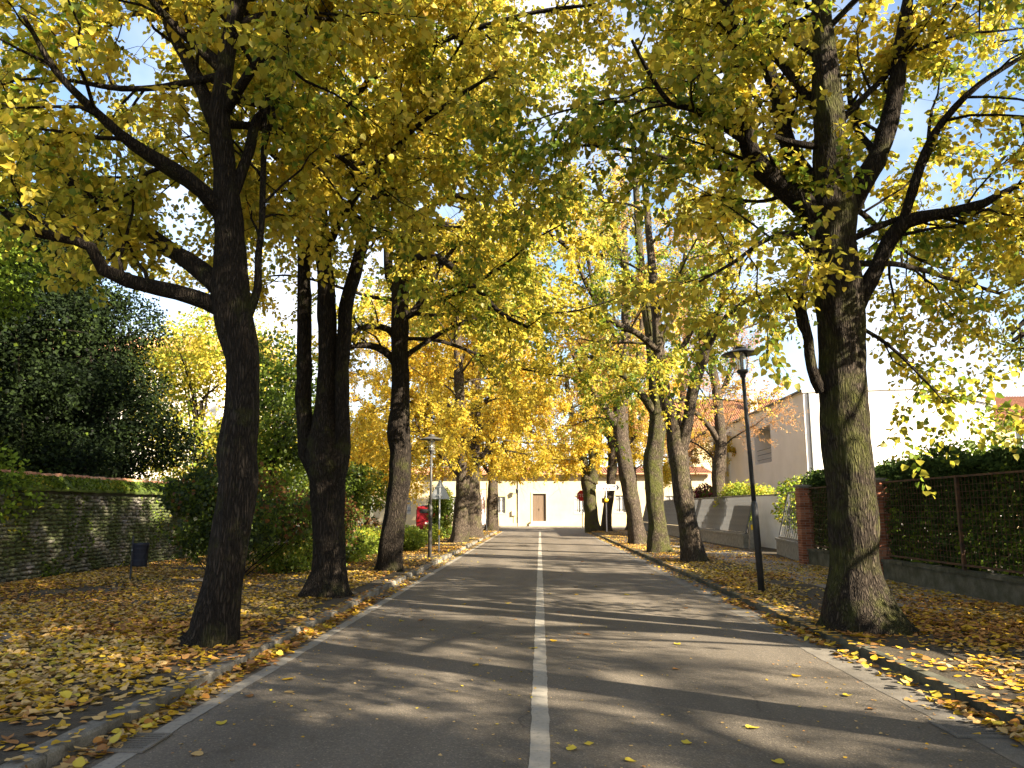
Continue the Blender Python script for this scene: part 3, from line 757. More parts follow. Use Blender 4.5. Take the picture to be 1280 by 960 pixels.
    if leaves:
        P = np.concatenate(P_all); T = np.concatenate(D_all)
        if crown_top is not None:
            m = P[:, 2] < crown_top; P, T = P[m], T[m]
        if zmin is not None:
            m = P[:, 2] > zmin + 0.4 * vnoise(P * 0.8, seed); P, T = P[m], T[m]
        n = len(P)
        side = perp(T, r)
        P = P + side * r.uniform(0.02, 0.10, (n, 1))
        D = norm(side * 0.9 + T * 0.5 + np.array([0, 0, -0.55]) + 0.35 * r.standard_normal((n, 3)))
        N = norm(np.array([0, 0, 1.0]) + 0.55 * r.standard_normal((n, 3)))
        cols = pick(pal, P, r, seed)
        v, q, c = leaf_geo(P, D, N, size * r.uniform(0.55, 1.15, n), cols, r.uniform(0.4, 2.0, n), simple)
        tag(place('crown', np_mesh('crown', v, q, mat=M[leaf_mat], col=c), root), kind='stuff')
    return root


YELLOW_GREEN = [(GREEN, 0.20), (OLIVE, 0.36), (YEL, 0.40), (GOLD, 0.04)]
GREENER = [(GREEN, 0.45), (OLIVE, 0.27), (YEL, 0.22), (GOLD, 0.06)]
GOLDEN = [(OLIVE, 0.08), (YEL, 0.60), (GOLD, 0.32)]
SPARSE = [(GREEN, 0.17), (OLIVE, 0.24), (YEL, 0.17), (np.array((0.56, 0.32, 0.11)), 0.42)]
RUSTY = [(PALE * 0.8, 0.2), (np.array((0.50, 0.27, 0.10)), 0.5), (np.array((0.34, 0.18, 0.08)), 0.3)]
F = TREE_FORMS
ROW = 'linden trees along the street'

build_tree('linden_tree', 'dark crooked linden with two long low limbs reaching towards the stone wall', F['near_wall'], (-3.72, 8.92, VZ),
           YELLOW_GREEN, 3, 'bark', auto=15, z0=6.3, reach=4.8, elev=(8, 36), az=[50, 80, 110, 165, 215, 150, 320, 60, 190, 90, 30, 130, 20, 175, 70], sides=64, sub=2.4, twigs=9, leaves=27, low=3.0, group=ROW)
build_tree('linden_tree', 'thick linden whose trunk splits into three upright stems at head height', F['three_stem'], (-3.78, 13.81, VZ),
           YELLOW_GREEN, 5, 'bark', auto=16, z0=7.0, reach=5.0, elev=(0, 32), sides=48, sub=2.3, twigs=9, leaves=25, low=6.0, group=ROW)
build_tree('linden_tree', 'slender dark linden with a knobbly bend in its trunk, next to the upright street lamp', F['slim'], (-3.72, 19.33, VZ),
           YELLOW_GREEN, 8, 'bark', auto=20, z0=5.2, reach=5.6, elev=(-5, 30), az=[0, 30, 330, 60, 180, 10, 90, 345, 20, 300, 200, 40, 350, 120, 0, 160, 25, 335], sides=32, sub=2.2, leaves=28, low=4.6, group=ROW)
build_tree('linden_tree', 'massive linden with furrowed bark and a spreading fork of heavy limbs beside the hedge fence', F['big_right'], (4.15, 10.39, VZ),
           [(GREEN, 0.28), (OLIVE, 0.34), (YEL, 0.34), (GOLD, 0.04)], 12, 'bark_mid', shaded_limb_bark='bark', auto=13, z0=5.0, reach=4.6, elev=(5, 35), az=[0, 60, 120, 165, 200, 20, 90, 150, 330, 180, 110, 215, 40], sides=64, sub=2.4, twigs=9, leaves=23, low=2.4, keep=0.88, group=ROW)  # limbs get a darker bark than the trunk: their shade is in the colour
build_tree('linden_tree', 'leaning linden forked into two stems with its foot in shadow, opposite the grey bar fence', F['fork_right'], (4.5, 23.17, VZ),
           GREENER, 15, 'bark_pale', auto=12, z0=4.8, reach=4.4, elev=(10, 45), sides=32, leaves=26, twigs=9, keep=0.85, low=4.6, simple=True, size=0.105, group=ROW)
build_tree('linden_tree', 'linden with a wavy trunk thickly coated in green moss', F['moss_right'], (4.29, 28.31, VZ),
           SPARSE, 18, 'bark_mossy', auto=11, z0=5.0, reach=4.4, elev=(15, 50), sides=32, leaves=20, twigs=9, keep=0.85, low=5.0, simple=True, size=0.105, group=ROW)
build_tree('linden_tree', 'bent linden with brown furrowed bark between the moss-coated linden and the direction sign', F['lean_right'], (4.3, 34.81, VZ),
           SPARSE, 21, 'bark_pale', auto=11, z0=4.6, reach=4.6, elev=(15, 50), sides=28, leaves=22, twigs=9, keep=0.85, low=4.4, simple=True, size=0.11, group=ROW)
build_tree('linden_tree', 'forked mossy linden beside the stop sign', F['fork_far'], (4.2, 55.0, VZ),
           GOLDEN, 24, 'bark_mossy', auto=16, z0=3.8, reach=5.2, elev=(0, 45), sides=24, leaves=30, size=0.13, keep=0.9, low=3.3, droop=0.4, zmin=3.1, simple=True, group=ROW)
gold = build_tree('linden_tree', 'broad golden linden with a sunlit brown trunk next to the triangular sign', F['yellow'], (-3.71, 36.2, VZ),
                  GOLDEN, 27, 'bark_pale', auto=24, z0=3.6, reach=5.9, elev=(0, 40), sides=32, sub=2.2, leaves=36, size=0.12, simple=True, zmin=3.0, droop=0.4, group=ROW)
for (x, y, rz, s, lab) in ((-3.61, 42.4, 2.1, 1.15, 'golden linden with a stout dark trunk, second after the triangular sign'),
                           (-9.8, 53.0, 4.0, 1.15, 'golden linden set back from the street behind the pale pink banner'),
                           (-3.45, 56.0, 5.2, 1.15, 'last golden linden, at the corner across from the cream house'),
                           (6.9, 58.5, 1.0, 1.15, 'golden linden on the garden side of the direction sign')):
    t = copy_tree(gold)
    t.location = (x, y, VZ); t.rotation_euler = (0, 0, rz); t.scale = (s, s, s)
    tag(t, lab)
rusty = build_tree('beech_tree', 'thinning rust coloured tree with bare twigs in front of the white building', F['moss_right'], (9.3, 40.0, VZ),
                   RUSTY, 31, 'bark_pale', auto=14, z0=3.2, reach=4.6, elev=(25, 60), sides=20, leaves=26, twigs=10, size=0.065, keep=0.9, low=3.4, simple=True)
r2 = copy_tree(rusty)
r2.location = (9.6, 52.0, VZ); r2.rotation_euler = (0, 0, 2.4); r2.scale = (1.05,) * 3
tag(r2, 'thinning rust coloured tree behind the far stretch of the bar fence')
lam = build_tree('linden_tree', 'pale trunked linden carrying a small brown box, behind the direction sign', F['lean_right'], (4.75, 56.5, VZ),
                 GOLDEN, 33, 'bark_pale', auto=8, z0=4.4, reach=4.0, elev=(15, 50), sides=20, leaves=26, size=0.12, low=4.0, keep=0.9, simple=True, group=ROW)
lam.rotation_euler = (0, 0, 2.6)
tag(MB().box(-0.16, 0.16, -0.06, 0.06, -0.17, 0.17).build('trunk_box', M['sign_brown'], lam, (-0.1, 0.42, 2.15), (0, 0, 0)))

# the row goes on behind the camera: these trees throw the shade over the near road
near = build_tree('linden_tree', 'linden before the hedge fence whose trunk shadow crosses the road', F['near_wall'], (4.55, 4.95, VZ),
                  GREENER, 41, 'bark', auto=20, z0=3.7, reach=4.2, elev=(8, 40), az=[90, 120, 150, 180, 210, 105, 135, 165, 195, 225, 80, 170], sides=32, sub=2.4, leaves=46, low=3.5, zmin=3.3, simple=True, size=0.078, group=ROW)
near.rotation_euler = (0, 0, math.radians(160)); near.scale = (1.3, 1.3, 1.35)
for (x, y, rz, s) in ((4.7, -0.8, 2.65, 1.35), (4.7, -6.5, 2.95, 1.4)):
    t = copy_tree(near)
    t.location = (x, y, VZ); t.rotation_euler = (0, 0, rz); t.scale = (s,) * 3
    tag(t, 'linden next back along the hedge row from the one shadowing the road' if y > -3 else 'linden furthest back along the hedge row')
for (x, y, rz, s) in ((13.0, 13.0, 1.7, 1.15), (12.4, -7.0, 4.1, 1.35)):  # out-of-view lindens added behind the hedge to shade the road
    t = copy_tree(near)
    t.location = (x, y, VZ); t.rotation_euler = (0, 0, rz); t.scale = (s,) * 3
    tag(t, 'unseen linden added for its shade on the far side of the tall hedge' if y > 0 else 'unseen linden added for its shade well back along the far side of the hedge')
    del t['group']
t = copy_tree(rusty)  # sparse tree added out of view to streak the sunlight and shade the massive linden
t.location = (11.2, 5.0, VZ); t.rotation_euler = (0, 0, 1.1); t.scale = (1.15,) * 3
tag(t, 'unseen rust coloured tree added for its broken shade on the far side of the tall hedge')


# ------------------------------------------------------------------ shrubs, hedges and background trees
def cloud(r, blobs, n, clump=0.5):
    """points and outward normals spread through the outer part of overlapping lumps"""
    vol = np.array([b[1][0] * b[1][1] * b[1][2] for b in blobs]) ** 0.67
    k = r.choice(len(blobs), n, p=vol / vol.sum())
    C = np.array([b[0] for b in blobs])[k]; R = np.array([b[1] for b in blobs])[k]
    d = norm(r.standard_normal((n, 3)))
    rad = 1 - 0.45 * r.random(n) ** 2
    rad = rad * (1 + 0.22 * vnoise(d * 2.5 + C, 3) + 0.10 * vnoise(d * 7 + C, 4))
    return C + d * R * rad[:, None], d


def shrub(name, label, cat, loc, blobs, n, size, pal, seed, mat='leaf', stems=7, group=None, trunk=None, bark='bark', patch=1.2, up=0.35, scatter=0.06):
    r = np.random.default_rng(seed)
    root = thing(name, label, cat, loc, 0, group)
    P, d = cloud(r, blobs, n)
    P = P + r.standard_normal(P.shape) * scatter
    keep = (P[:, 2] > 0.02) & (vnoise(P * (2.2 / max(0.4, blobs[0][1][0])), seed) > -0.62)
    P, d = P[keep], d[keep]
    n = len(P)
    D = norm(d + 0.8 * r.standard_normal((n, 3)) + np.array([0, 0, -0.3]))
    N = norm(d * 0.6 + np.array([0, 0, up]) + 0.6 * r.standard_normal((n, 3)))
    cols = pick(pal, P, r, seed, patch)
    v, q, c = leaf_geo(P, D, N, size * r.uniform(0.55, 1.2, n), cols, r.uniform(0.4, 1.8, n), True)
    part = 'crown' if trunk else 'foliage'
    tag(place(part, np_mesh(part, v, q, mat=M[mat], col=c), root), kind='stuff')
    if trunk:
        t = spline(trunk, 0.2)
        v, q = tubes(t[None, :, :3], t[None, :, 3], 16)
        v = v * (1 + 0.02 * vnoise(v * 4, seed)[:, None])
        place('trunk', np_mesh('trunk', v, q, mat=M[bark], smooth=True), root)
        z0 = t[len(t) // 2:, :3]
        B = []
        for b in blobs:
            o = z0[r.integers(len(z0))]
            e = np.array(b[0]) + np.array(b[1]) * 0.45 * r.standard_normal(3)
            s = np.linspace(0, 1, 6)[:, None]
            B.append(o + (e - o) * s + np.array([0, 0, 1]) * (0.12 * np.linalg.norm(e - o) * np.sin(s * math.pi)))
        B = np.array(B)
        v, q = tubes(B, np.linspace(0.06, 0.012, 6)[None].repeat(len(B), 0), 6)
        place('branch', np_mesh('branch', v, q, mat=M[bark], smooth=True), root)
    elif stems:
        k = r.choice(n, stems * 6)
        B = []
        for j in k:
            e = P[j]
            b = np.array([e[0] * 0.25 + r.normal() * 0.05, e[1] * 0.25 + r.normal() * 0.05, 0.0])
            s = np.linspace(0, 1, 5)[:, None]
            B.append(b + (e - b) * s + r.standard_normal((5, 3)) * 0.03 * s)
        B = np.array(B)
        v, q = tubes(B, np.linspace(0.014, 0.005, 5)[None].repeat(len(B), 0), 4)
        place('stem', np_mesh('stem', v, q, mat=M[bark], smooth=True), root)
    return root


def lumps(r, n, c, spread, size, flat=0.8):
    return [((c[0] + r.normal() * spread[0], c[1] + r.normal() * spread[1], c[2] + r.uniform(-1, 1) * spread[2]),
             (size * r.uniform(0.7, 1.2), size * r.uniform(0.7, 1.2), size * flat * r.uniform(0.7, 1.2))) for _ in range(n)]


DARK = [(DEEP * 0.28, 0.6), (DEEP * 0.45, 0.35), (GREEN * 0.3, 0.05)]
LUSH = [(DEEP, 0.25), (GREEN * 0.8, 0.55), (OLIVE * 0.7, 0.2)]
LIME = [(GREEN, 0.35), (np.array((0.30, 0.36, 0.04)), 0.45), (YEL, 0.2)]
AUTUMN = [(DEEP, 0.45), (GREEN * 0.6, 0.30), (BROWN * 0.8, 0.17), (RUST * 0.8, 0.08)]
rr = np.random.default_rng(5)

# tall evergreens behind the stone wall
EV = 'evergreens behind the wall'


def evergreen(lab, loc, h, s, n, pal, sd):
    b = [((x2, y2, 1.5 + h * f), (s * (1.15 - 0.5 * f) * rr.uniform(.8, 1.2), s * (1.15 - 0.5 * f) * rr.uniform(.8, 1.2), s * 0.42))
         for f in np.linspace(0.05, 1.12, 16) for x2, y2 in [rr.normal(0, s * 0.5, 2)]]
    return shrub('evergreen_tree', lab, 'tree', loc, b, n, 0.12, pal, sd, 'evergreen_leaf', trunk=[(0, 0, -0.1, 0.26), (0.1, 0, 1.2, 0.22), (0.25, 0.1, 3.5, 0.17), (0.2, 0.1, h + 1.4, 0.06)], group=EV, scatter=0.16)


e1 = evergreen('dark evergreen tree with drooping boughs directly behind the mossy wall coping', (-16.6, 22.0, VZ), 8.2, 2.1, 72000, DARK, 61)
e2 = evergreen('mid green evergreen tree rising at the near end of the stone wall', (-14.0, 15.8, VZ), 6.6, 1.8, 56000, LUSH, 64)
for (x, y, rz, k, lab) in ((-22.0, 29.0, 2.2, 1.2, 'broad blackish evergreen tree furthest back behind the stone wall'), (-18.2, 29.5, 4.0, 1.1, 'dark evergreen tree between the stone wall and the pale villa')):
    t = copy_tree(e1)
    t.location = (x, y, VZ); t.rotation_euler = (0, 0, rz); t.scale = (k,) * 3
    tag(t, lab)

# shrubs between the wall and the row of lindens
shrub('autumn_shrub', 'loose shrub with dark green and reddish leaves in front of the wall end', 'shrub', (-7.2, 17.6, VZ), lumps(rr, 9, (0, 0, 1.75), (0.75, 0.5, 0.85), 0.62), 9000, 0.10, AUTUMN, 71)
shrub('brown_shrub', 'dry brown and green shrub behind the three stemmed linden', 'shrub', (-7.0, 21.0, VZ), lumps(rr, 8, (0, 0, 1.1), (0.8, 0.5, 0.5), 0.6), 7000, 0.09, [(DEEP, 0.3), (GREEN * 0.6, 0.3), (BROWN, 0.4)], 72)
shrub('leafy_tree', 'full mid green tree between the crooked linden and the three stemmed linden', 'tree', (-8.8, 25.0, VZ), lumps(rr, 14, (0, 0, 4.2), (0.9, 0.8, 2.4), 1.15), 16000, 0.13, [(DEEP, 0.2), (GREEN * 0.75, 0.5), (GREEN, 0.2), (OLIVE, 0.1)], 73, trunk=[(0, 0, -0.1, 0.14), (0, 0, 2, 0.1), (0.1, 0, 4.5, 0.05)])
shrub('low_shrub', 'low fresh green shrub at the foot of the brown shrub', 'shrub', (-6.1, 19.0, VZ), lumps(rr, 6, (0, 0, 0.42), (0.7, 0.4, 0.12), 0.42), 5000, 0.07, [(DEEP, 0.3), (GREEN * 0.8, 0.5), (OLIVE, 0.2)], 74)
for (x, y, s, sd, lab) in ((-5.9, 22.8, 0.85, 75, 'bright yellow-green low shrub between the three stemmed and the slender linden'),
                           (-6.6, 26.5, 0.85, 76, 'bright yellow-green low shrub past the slender linden'),
                           (-5.5, 28.6, 0.55, 77, 'yellow-green low shrub behind the street lamp nearest the triangular sign'),
                           (-5.9, 33.5, 0.6, 78, 'yellow-green low shrub in front of the red van')):
    shrub('low_shrub', lab, 'shrub', (x, y, VZ), lumps(rr, 7, (0, 0, 0.38), (0.6, 0.5, 0.10), s * 0.72), 5000, 0.085, LIME, sd, group='low shrubs behind the lindens')
shrub('brown_shrub', 'russet shrub behind the slender linden', 'shrub', (-8.6, 31.0, VZ), lumps(rr, 8, (0, 0, 1.3), (1.0, 0.6, 0.5), 0.75), 6000, 0.11, [(DEEP, 0.3), (BROWN, 0.4), (ORANGE * 0.7, 0.3)], 79)
shrub('dark_tree', 'small dark green tree above the russet shrub', 'tree', (-9.4, 36.5, VZ), lumps(rr, 9, (0, 0, 2.9), (1.0, 0.7, 1.0), 1.0), 9000, 0.14, LUSH, 80, trunk=[(0, 0, -0.1, 0.12), (0, 0, 1.5, 0.09), (0.1, 0, 3, 0.05)])
shrub('clipped_hedge', 'upright dark green hedge beside the red van', 'hedge', (-5.3, 41.5, VZ), [((x, 0, z), (0.42, 0.45, 0.5)) for x in (-0.2, 0.2) for z in (0.5, 1.1, 1.7, 2.1)], 7000, 0.10, LUSH, 81)
for (x, y, h, s, pal, sd, lab) in ((-15.4, 34.0, 9.2, 3.3, [(GREEN * 1.3, 0.25), (OLIVE, 0.35), (YEL, 0.4)], 82, 'tall pale yellow-green tree in the garden before the pale villa'),
                                   (-10.5, 47.0, 6.5, 2.5, GOLDEN, 83, 'tall golden tree standing beyond the red van'),
                                   (-16.0, 55.0, 6.0, 2.8, LIME, 84, 'lime green tree far behind the golden tree')):
    shrub('garden_tree', lab, 'tree', (x, y, VZ), lumps(rr, 14, (0, 0, h * 0.72), (1.4, 1.2, h * 0.3), s * 0.62), 14000 if sd > 82 else 24000, 0.16, pal, sd, trunk=[(0, 0, -0.1, 0.2), (0, 0, 2, 0.16), (0.1, 0, h * 0.7, 0.07)], scatter=0.2)

# right: hedge in the fence, shrubs over the bar fence
r = np.random.default_rng(9)
root = thing('tall_hedge', 'tall dark evergreen hedge growing through the wire fence', 'hedge', (8.4, 15.2, VZ))
n = 62000
u = r.random(n)
face = r.random(n)
y = r.uniform(-8.6, 10.6, n); z = r.uniform(0.45, 2.45, n); x = r.uniform(-0.72, 0.9, n)
x = np.where(face < 0.5, -0.70 + 0.30 * r.random(n) ** 2, x)
z = np.where(face >= 0.72, 2.45 + 0.30 * vnoise(np.stack([x * 1.5, y * 1.1, y * 0], -1), 5) - 0.3 * r.random(n) ** 2, z)
x = np.where(y > 7.1, x + 0.85, x)
P = np.stack([x + 0.10 * vnoise(np.stack([x, y * 2, z * 2], -1), 6), y, z], -1)
d = np.where(face[:, None] < 0.6, np.array([[-1.0, 0, 0.1]]), np.array([[0, 0, 1.0]]))
D = norm(d + 0.8 * r.standard_normal((n, 3)) + np.array([0, 0, -0.2])); N = norm(d + np.array([0, 0, 0.5]) + 0.7 * r.standard_normal((n, 3)))
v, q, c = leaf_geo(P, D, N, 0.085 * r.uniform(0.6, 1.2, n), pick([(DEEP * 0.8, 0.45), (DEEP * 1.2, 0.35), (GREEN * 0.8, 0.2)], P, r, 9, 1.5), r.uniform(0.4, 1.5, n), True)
tag(place('foliage', np_mesh('foliage', v, q, mat=M['evergreen_leaf'], col=c), root), kind='stuff')
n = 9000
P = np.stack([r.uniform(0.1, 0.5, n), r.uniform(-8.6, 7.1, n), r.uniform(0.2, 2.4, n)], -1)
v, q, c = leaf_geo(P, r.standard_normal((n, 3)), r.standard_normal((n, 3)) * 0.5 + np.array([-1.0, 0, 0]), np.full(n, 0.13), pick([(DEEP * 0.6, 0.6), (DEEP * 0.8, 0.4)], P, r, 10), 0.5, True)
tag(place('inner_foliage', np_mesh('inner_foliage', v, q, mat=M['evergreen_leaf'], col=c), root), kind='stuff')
st = []
for k in range(60):
    y0 = -8.5 + k * 0.26
    b = np.array([r.uniform(-0.35, 0.4), y0, -0.05]); e = b + np.array([r.normal() * 0.2, r.normal() * 0.15, 2.25])
    s = np.linspace(0, 1, 5)[:, None]
    st.append(b + (e - b) * s + r.standard_normal((5, 3)) * 0.04 * s)
v, q = tubes(np.array(st), np.linspace(0.03, 0.01, 5)[None].repeat(60, 0), 5)
place('stem', np_mesh('stem', v, q, mat=M['bark'], smooth=True), root)
shrub('laurel_shrub', 'glossy green laurel rising above the hedge top behind the brick pillars', 'shrub', (10.2, 19.8, VZ), lumps(rr, 9, (0, 0, 2.0), (0.7, 1.6, 0.5), 0.72), 11000, 0.10, LUSH, 91, 'evergreen_leaf')
shrub('laurel_shrub', 'mixed green and yellow shrub above the white garden wall', 'shrub', (10.3, 28.6, VZ), lumps(rr, 9, (0, 0, 1.75), (0.9, 0.8, 0.45), 0.75), 10000, 0.11, [(GREEN * 0.7, 0.4), (GREEN, 0.35), (OLIVE, 0.25)], 92, 'evergreen_leaf')
shrub('laurel_shrub', 'bright yellow-green rounded shrub rising over the grey bar fence', 'shrub', (9.6, 35.8, VZ), lumps(rr, 7, (0, 0, 1.75), (0.6, 0.9, 0.35), 0.85), 9000, 0.11, LIME, 93)
shrub('red_shrub', 'dark red leaved shrub behind the bar fence and mossy linden', 'shrub', (9.2, 46.5, VZ), lumps(rr, 6, (0, 0, 2.2), (0.6, 0.7, 0.4), 0.7), 5000, 0.13, [(np.array((0.16, 0.03, 0.035)), 0.7), (GREEN * 0.6, 0.3)], 94)
build_tree('garden_tree', 'green and yellow leaved garden tree with a slim trunk behind the tall hedge', F['slim'], (12.6, 18.6, VZ),
           GREENER, 95, 'bark', auto=11, z0=2.6, reach=3.4, elev=(0, 35), sides=20, leaves=13, size=0.10, low=2.2, keep=0.8)

# ------------------------------------------------------------------ fallen leaves
TAN = np.array((0.44, 0.30, 0.12))
FALLEN = [(YEL * 0.75, 0.13), (TAN, 0.29), (GOLD * 0.78, 0.22), (np.array((0.42, 0.215, 0.065)), 0.20), (BROWN, 0.16)]


def carpet(name, label, rects, seed, size=0.068, pal=FALLEN):
    """rects: (x0, x1, y0, y1, per m2, z, height of the heap)"""
    r = np.random.default_rng(seed)
    Ps = []
    for x0, x1, y0, y1, dens, z, heap in rects:
        n = int((x1 - x0) * (y1 - y0) * dens)
        p = np.stack([r.uniform(x0, x1, n), r.uniform(y0, y1, n), np.full(n, z)], -1)
        k = vnoise(np.stack([p[:, 0] * 0.8, p[:, 1] * 0.55, p[:, 0] * 0], -1), 21) + 0.5 * vnoise(np.stack([p[:, 0] * 2.7, p[:, 1] * 2.2, p[:, 0] * 0], -1), 22)
        m = r.random(n) < np.clip(0.92 + 1.0 * k, 0.06, 1.0)
        p = p[m]; k = k[m]
        p[:, 2] += r.random(len(p)) ** 1.5 * heap * np.clip(0.6 + k, 0.2, 1.4) + 0.006
        Ps.append(p)
    P = np.concatenate(Ps)
    P = P[np.abs(P[:, 0]) < 0.78 * P[:, 1] + 2.0]
    n = len(P)
    a = r.uniform(0, 2 * math.pi, n)
    D = np.stack([np.cos(a), np.sin(a), 0.18 * r.standard_normal(n)], -1)
    N = norm(np.stack([0.28 * r.standard_normal(n), 0.28 * r.standard_normal(n), np.ones(n)], -1))
    o = np.argsort(P[:, 1] > 11, kind='stable'); P, D, N = P[o], D[o], N[o]
    k = int((P[:, 1] <= 11).sum())
    sz, cl, cu = size * r.uniform(0.5, 1.35, n), pick(pal, P, r, seed, 0.6), r.uniform(-1.5, 2.8, n)
    va, qa, ca = leaf_geo(P[:k], D[:k], N[:k], sz[:k], cl[:k], cu[:k])
    vb, qb, cb = leaf_geo(P[k:], D[k:], N[k:], sz[k:], cl[k:], cu[k:], True)
    v, q, c = np.concatenate([va, vb]), np.concatenate([qa, qb + len(va)]), np.concatenate([ca, cb])
    cnt = np.where(np.arange(n) < k, 6, 4)
    v[:, 2] = np.maximum(v[:, 2], np.repeat(np.where(np.abs(P[:, 0] - 0.2) < 3.27, 0.006, np.where(np.abs(P[:, 0] - 0.2) < 3.5, VZ + 0.014, VZ + 0.004)), cnt) + 0.001 * (np.arange(len(v)) % 4))
    return tag(place(name, np_mesh(name, v, q, mat=M['dry_leaf'], col=c)), label, 'leaves', kind='stuff')


L0, R0 = ROAD_L - 0.16, ROAD_R + 0.15
carpet('fallen_leaves', 'thick carpet of yellow and brown leaves on the verge below the stone wall',
       [(-9.5, L0 - 0.45, 3.5, 12, 560, VZ, 0.035), (L0 - 0.45, L0, 3.5, 12, 220, VZ, 0.015), (-11, L0 - 0.3, 12, 20, 400, VZ, 0.03), (-11, L0, 20, 36, 200, VZ, 0.03), (-9, L0, 36, 60, 90, VZ, 0.03)], 101)
carpet('fallen_leaves', 'carpet of yellow and tan leaves on the verge below the hedge fence',
       [(R0 + 0.5, 7.4, 4.0, 13, 560, VZ, 0.03), (R0, R0 + 0.5, 4.0, 13, 420, VZ, 0.015), (R0, 7.4, 13, 20, 400, VZ, 0.025), (R0, 7.6, 20, 36, 190, VZ, 0.02), (R0, 7.4, 36, 60, 90, VZ, 0.03)], 102)
carpet('gutter_leaves', 'drift of yellow leaves lying in the gutter beside the pale kerb and white edge line',
       [(ROAD_L, ROAD_L + 0.20, 3.0, 14, 800, 0.0, 0.06), (ROAD_L + 0.1, ROAD_L + 0.32, 3.0, 14, 60, 0.0, 0.01), (ROAD_L, ROAD_L + 0.3, 14, 58, 130, 0.0, 0.04), (ROAD_L - 0.16, ROAD_L, 3.5, 14, 170, VZ, 0.02), (ROAD_L - 0.16, ROAD_L, 14, 58, 120, VZ, 0.02)], 103)
carpet('gutter_leaves', 'drift of yellow leaves lying in the gutter beside the dark mossy kerb',
       [(ROAD_R - 0.22, ROAD_R, 3.0, 14, 800, 0.0, 0.06), (ROAD_R - 0.42, ROAD_R - 0.1, 3.0, 14, 60, 0.0, 0.01), (ROAD_R - 0.3, ROAD_R, 14, 58, 110, 0.0, 0.04), (ROAD_R, ROAD_R + 0.15, 3.5, 14, 150, VZ, 0.02), (ROAD_R, ROAD_R + 0.15, 14, 58, 120, VZ, 0.02)], 104)

carpet('leaf_crumbs', 'small crushed scraps of leaf scattered over the road surface',
       [(ROAD_L + 0.3, ROAD_R - 0.4, 3.5, 14, 16, 0.0, 0.002), (ROAD_L + 0.3, -1.9, 3.5, 30, 22, 0.0, 0.002), (2.3, ROAD_R - 0.3, 3.5, 30, 22, 0.0, 0.002)], 105, 0.021)
# single leaves one can count, on the open asphalt and curled up on top of the near gutter drifts
leaf_kinds = []
for k, colr in enumerate((YEL * 0.9, YEL * 0.75, GOLD * 0.75, TAN, ORANGE * 0.6, BROWN)):
    half = [(0.25, -0.09), (0.46, 0.06), (0.51, 0.28), (0.43, 0.55), (0.26, 0.82)]
    cu = 0.10 + 0.05 * (k % 3)
    o2 = [(0, 0.0, 0.0)] + [(x, y, cu * x * 1.6 + 0.05 * math.sin(5 * y + k)) for x, y in half] + [(0, 1.1, 0.06)] + [(-x, y, cu * x * (1.0 + 0.5 * (k % 2)) + 0.05 * math.cos(4 * y + k)) for x, y in reversed(half)]
    v = np.array([(y * 0.1, x * 0.1, z * 0.1) for x, y, z in o2])
    tri = np.array([(0, i, i + 1) for i in range(1, 11)])
    c = np.repeat(colr[None], len(v), 0)
    v[:, 2] -= v[:, 2].min() - 0.002
    st_v, st_q = tubes(np.array([[(-0.045, 0.004, 0.006), (-0.02, 0.0, 0.004), (0.0, 0, v[0, 2])]]), np.full((1, 3), 0.0012), 3)
    v2 = np.concatenate([v, st_v])
    leaf_kinds.append(np_mesh('fallen_leaf', v2, st_q + len(v), tri, mat=M['dry_leaf'], col=np.concatenate([c, np.repeat(colr[None] * 0.6, len(st_v), 0)])))
ROAD_LEAVES = [(0.2, 5.5), (0.54, 5.31), (1.0, 5.67), (1.53, 6.08), (1.5, 5.33), (0.33, 5.62), (-0.69, 8.34), (-1.32, 13.53), (-0.05, 9.34), (-0.38, 11.72), (0.27, 12.61), (0.13, 9.83),
               (1.64, 9.72), (1.39, 8.21), (0.5, 10.4), (-1.76, 11.52), (-1.41, 12.68), (0.19, 15.2), (-2.41, 11.02), (-2.37, 11.82), (-2.5, 6.9), (-2.43, 6.1), (-2.27, 5.3), (-2.2, 7.1), (-2.37, 7.6), (2.68, 7.15), (2.7, 6.68), (2.45, 7.9)]
ROAD_LEAVES += [(float(x), float(y)) for x, y in zip(rng.uniform(-2.5, 2.9, 26), 9 + rng.random(26) ** 1.3 * 24)]
for k, (x, y) in enumerate(ROAD_LEAVES):
    s = rng.uniform(0.6, 0.95)
    o = place('fallen_leaf', leaf_kinds[int(rng.integers(6)) if k > 5 else k % 2], None, (x, y, 0.004), (rng.normal() * 0.05, rng.normal() * 0.05, rng.uniform(0, 6.28)))
    o.scale = (s, s, s)
    tag(o, 'single fallen leaf lying on the open grey asphalt', 'leaf', 'leaves scattered on the asphalt')
for k in range(230):
    left = k % 2 == 0
    y = 4.3 + rng.random() ** 1.4 * 8
    x = ROAD_L + rng.uniform(0.06, 0.24) if left else ROAD_R - rng.uniform(0.06, 0.26)
    s = rng.uniform(0.5, 0.85)
    o = place('fallen_leaf', leaf_kinds[int(rng.integers(6))], None, (x, y, 0.035 + rng.random() * 0.03), (rng.normal() * 0.3, rng.normal() * 0.3, rng.uniform(0, 6.28)))
    o.scale = (s, s, s)
    if left: tag(o, 'curled dry leaf on top of the drift along the pale kerb', 'leaf', 'leaves heaped against the pale kerb')
    else: tag(o, 'curled dry leaf on top of the drift along the dark mossy kerb', 'leaf', 'leaves heaped against the mossy kerb')

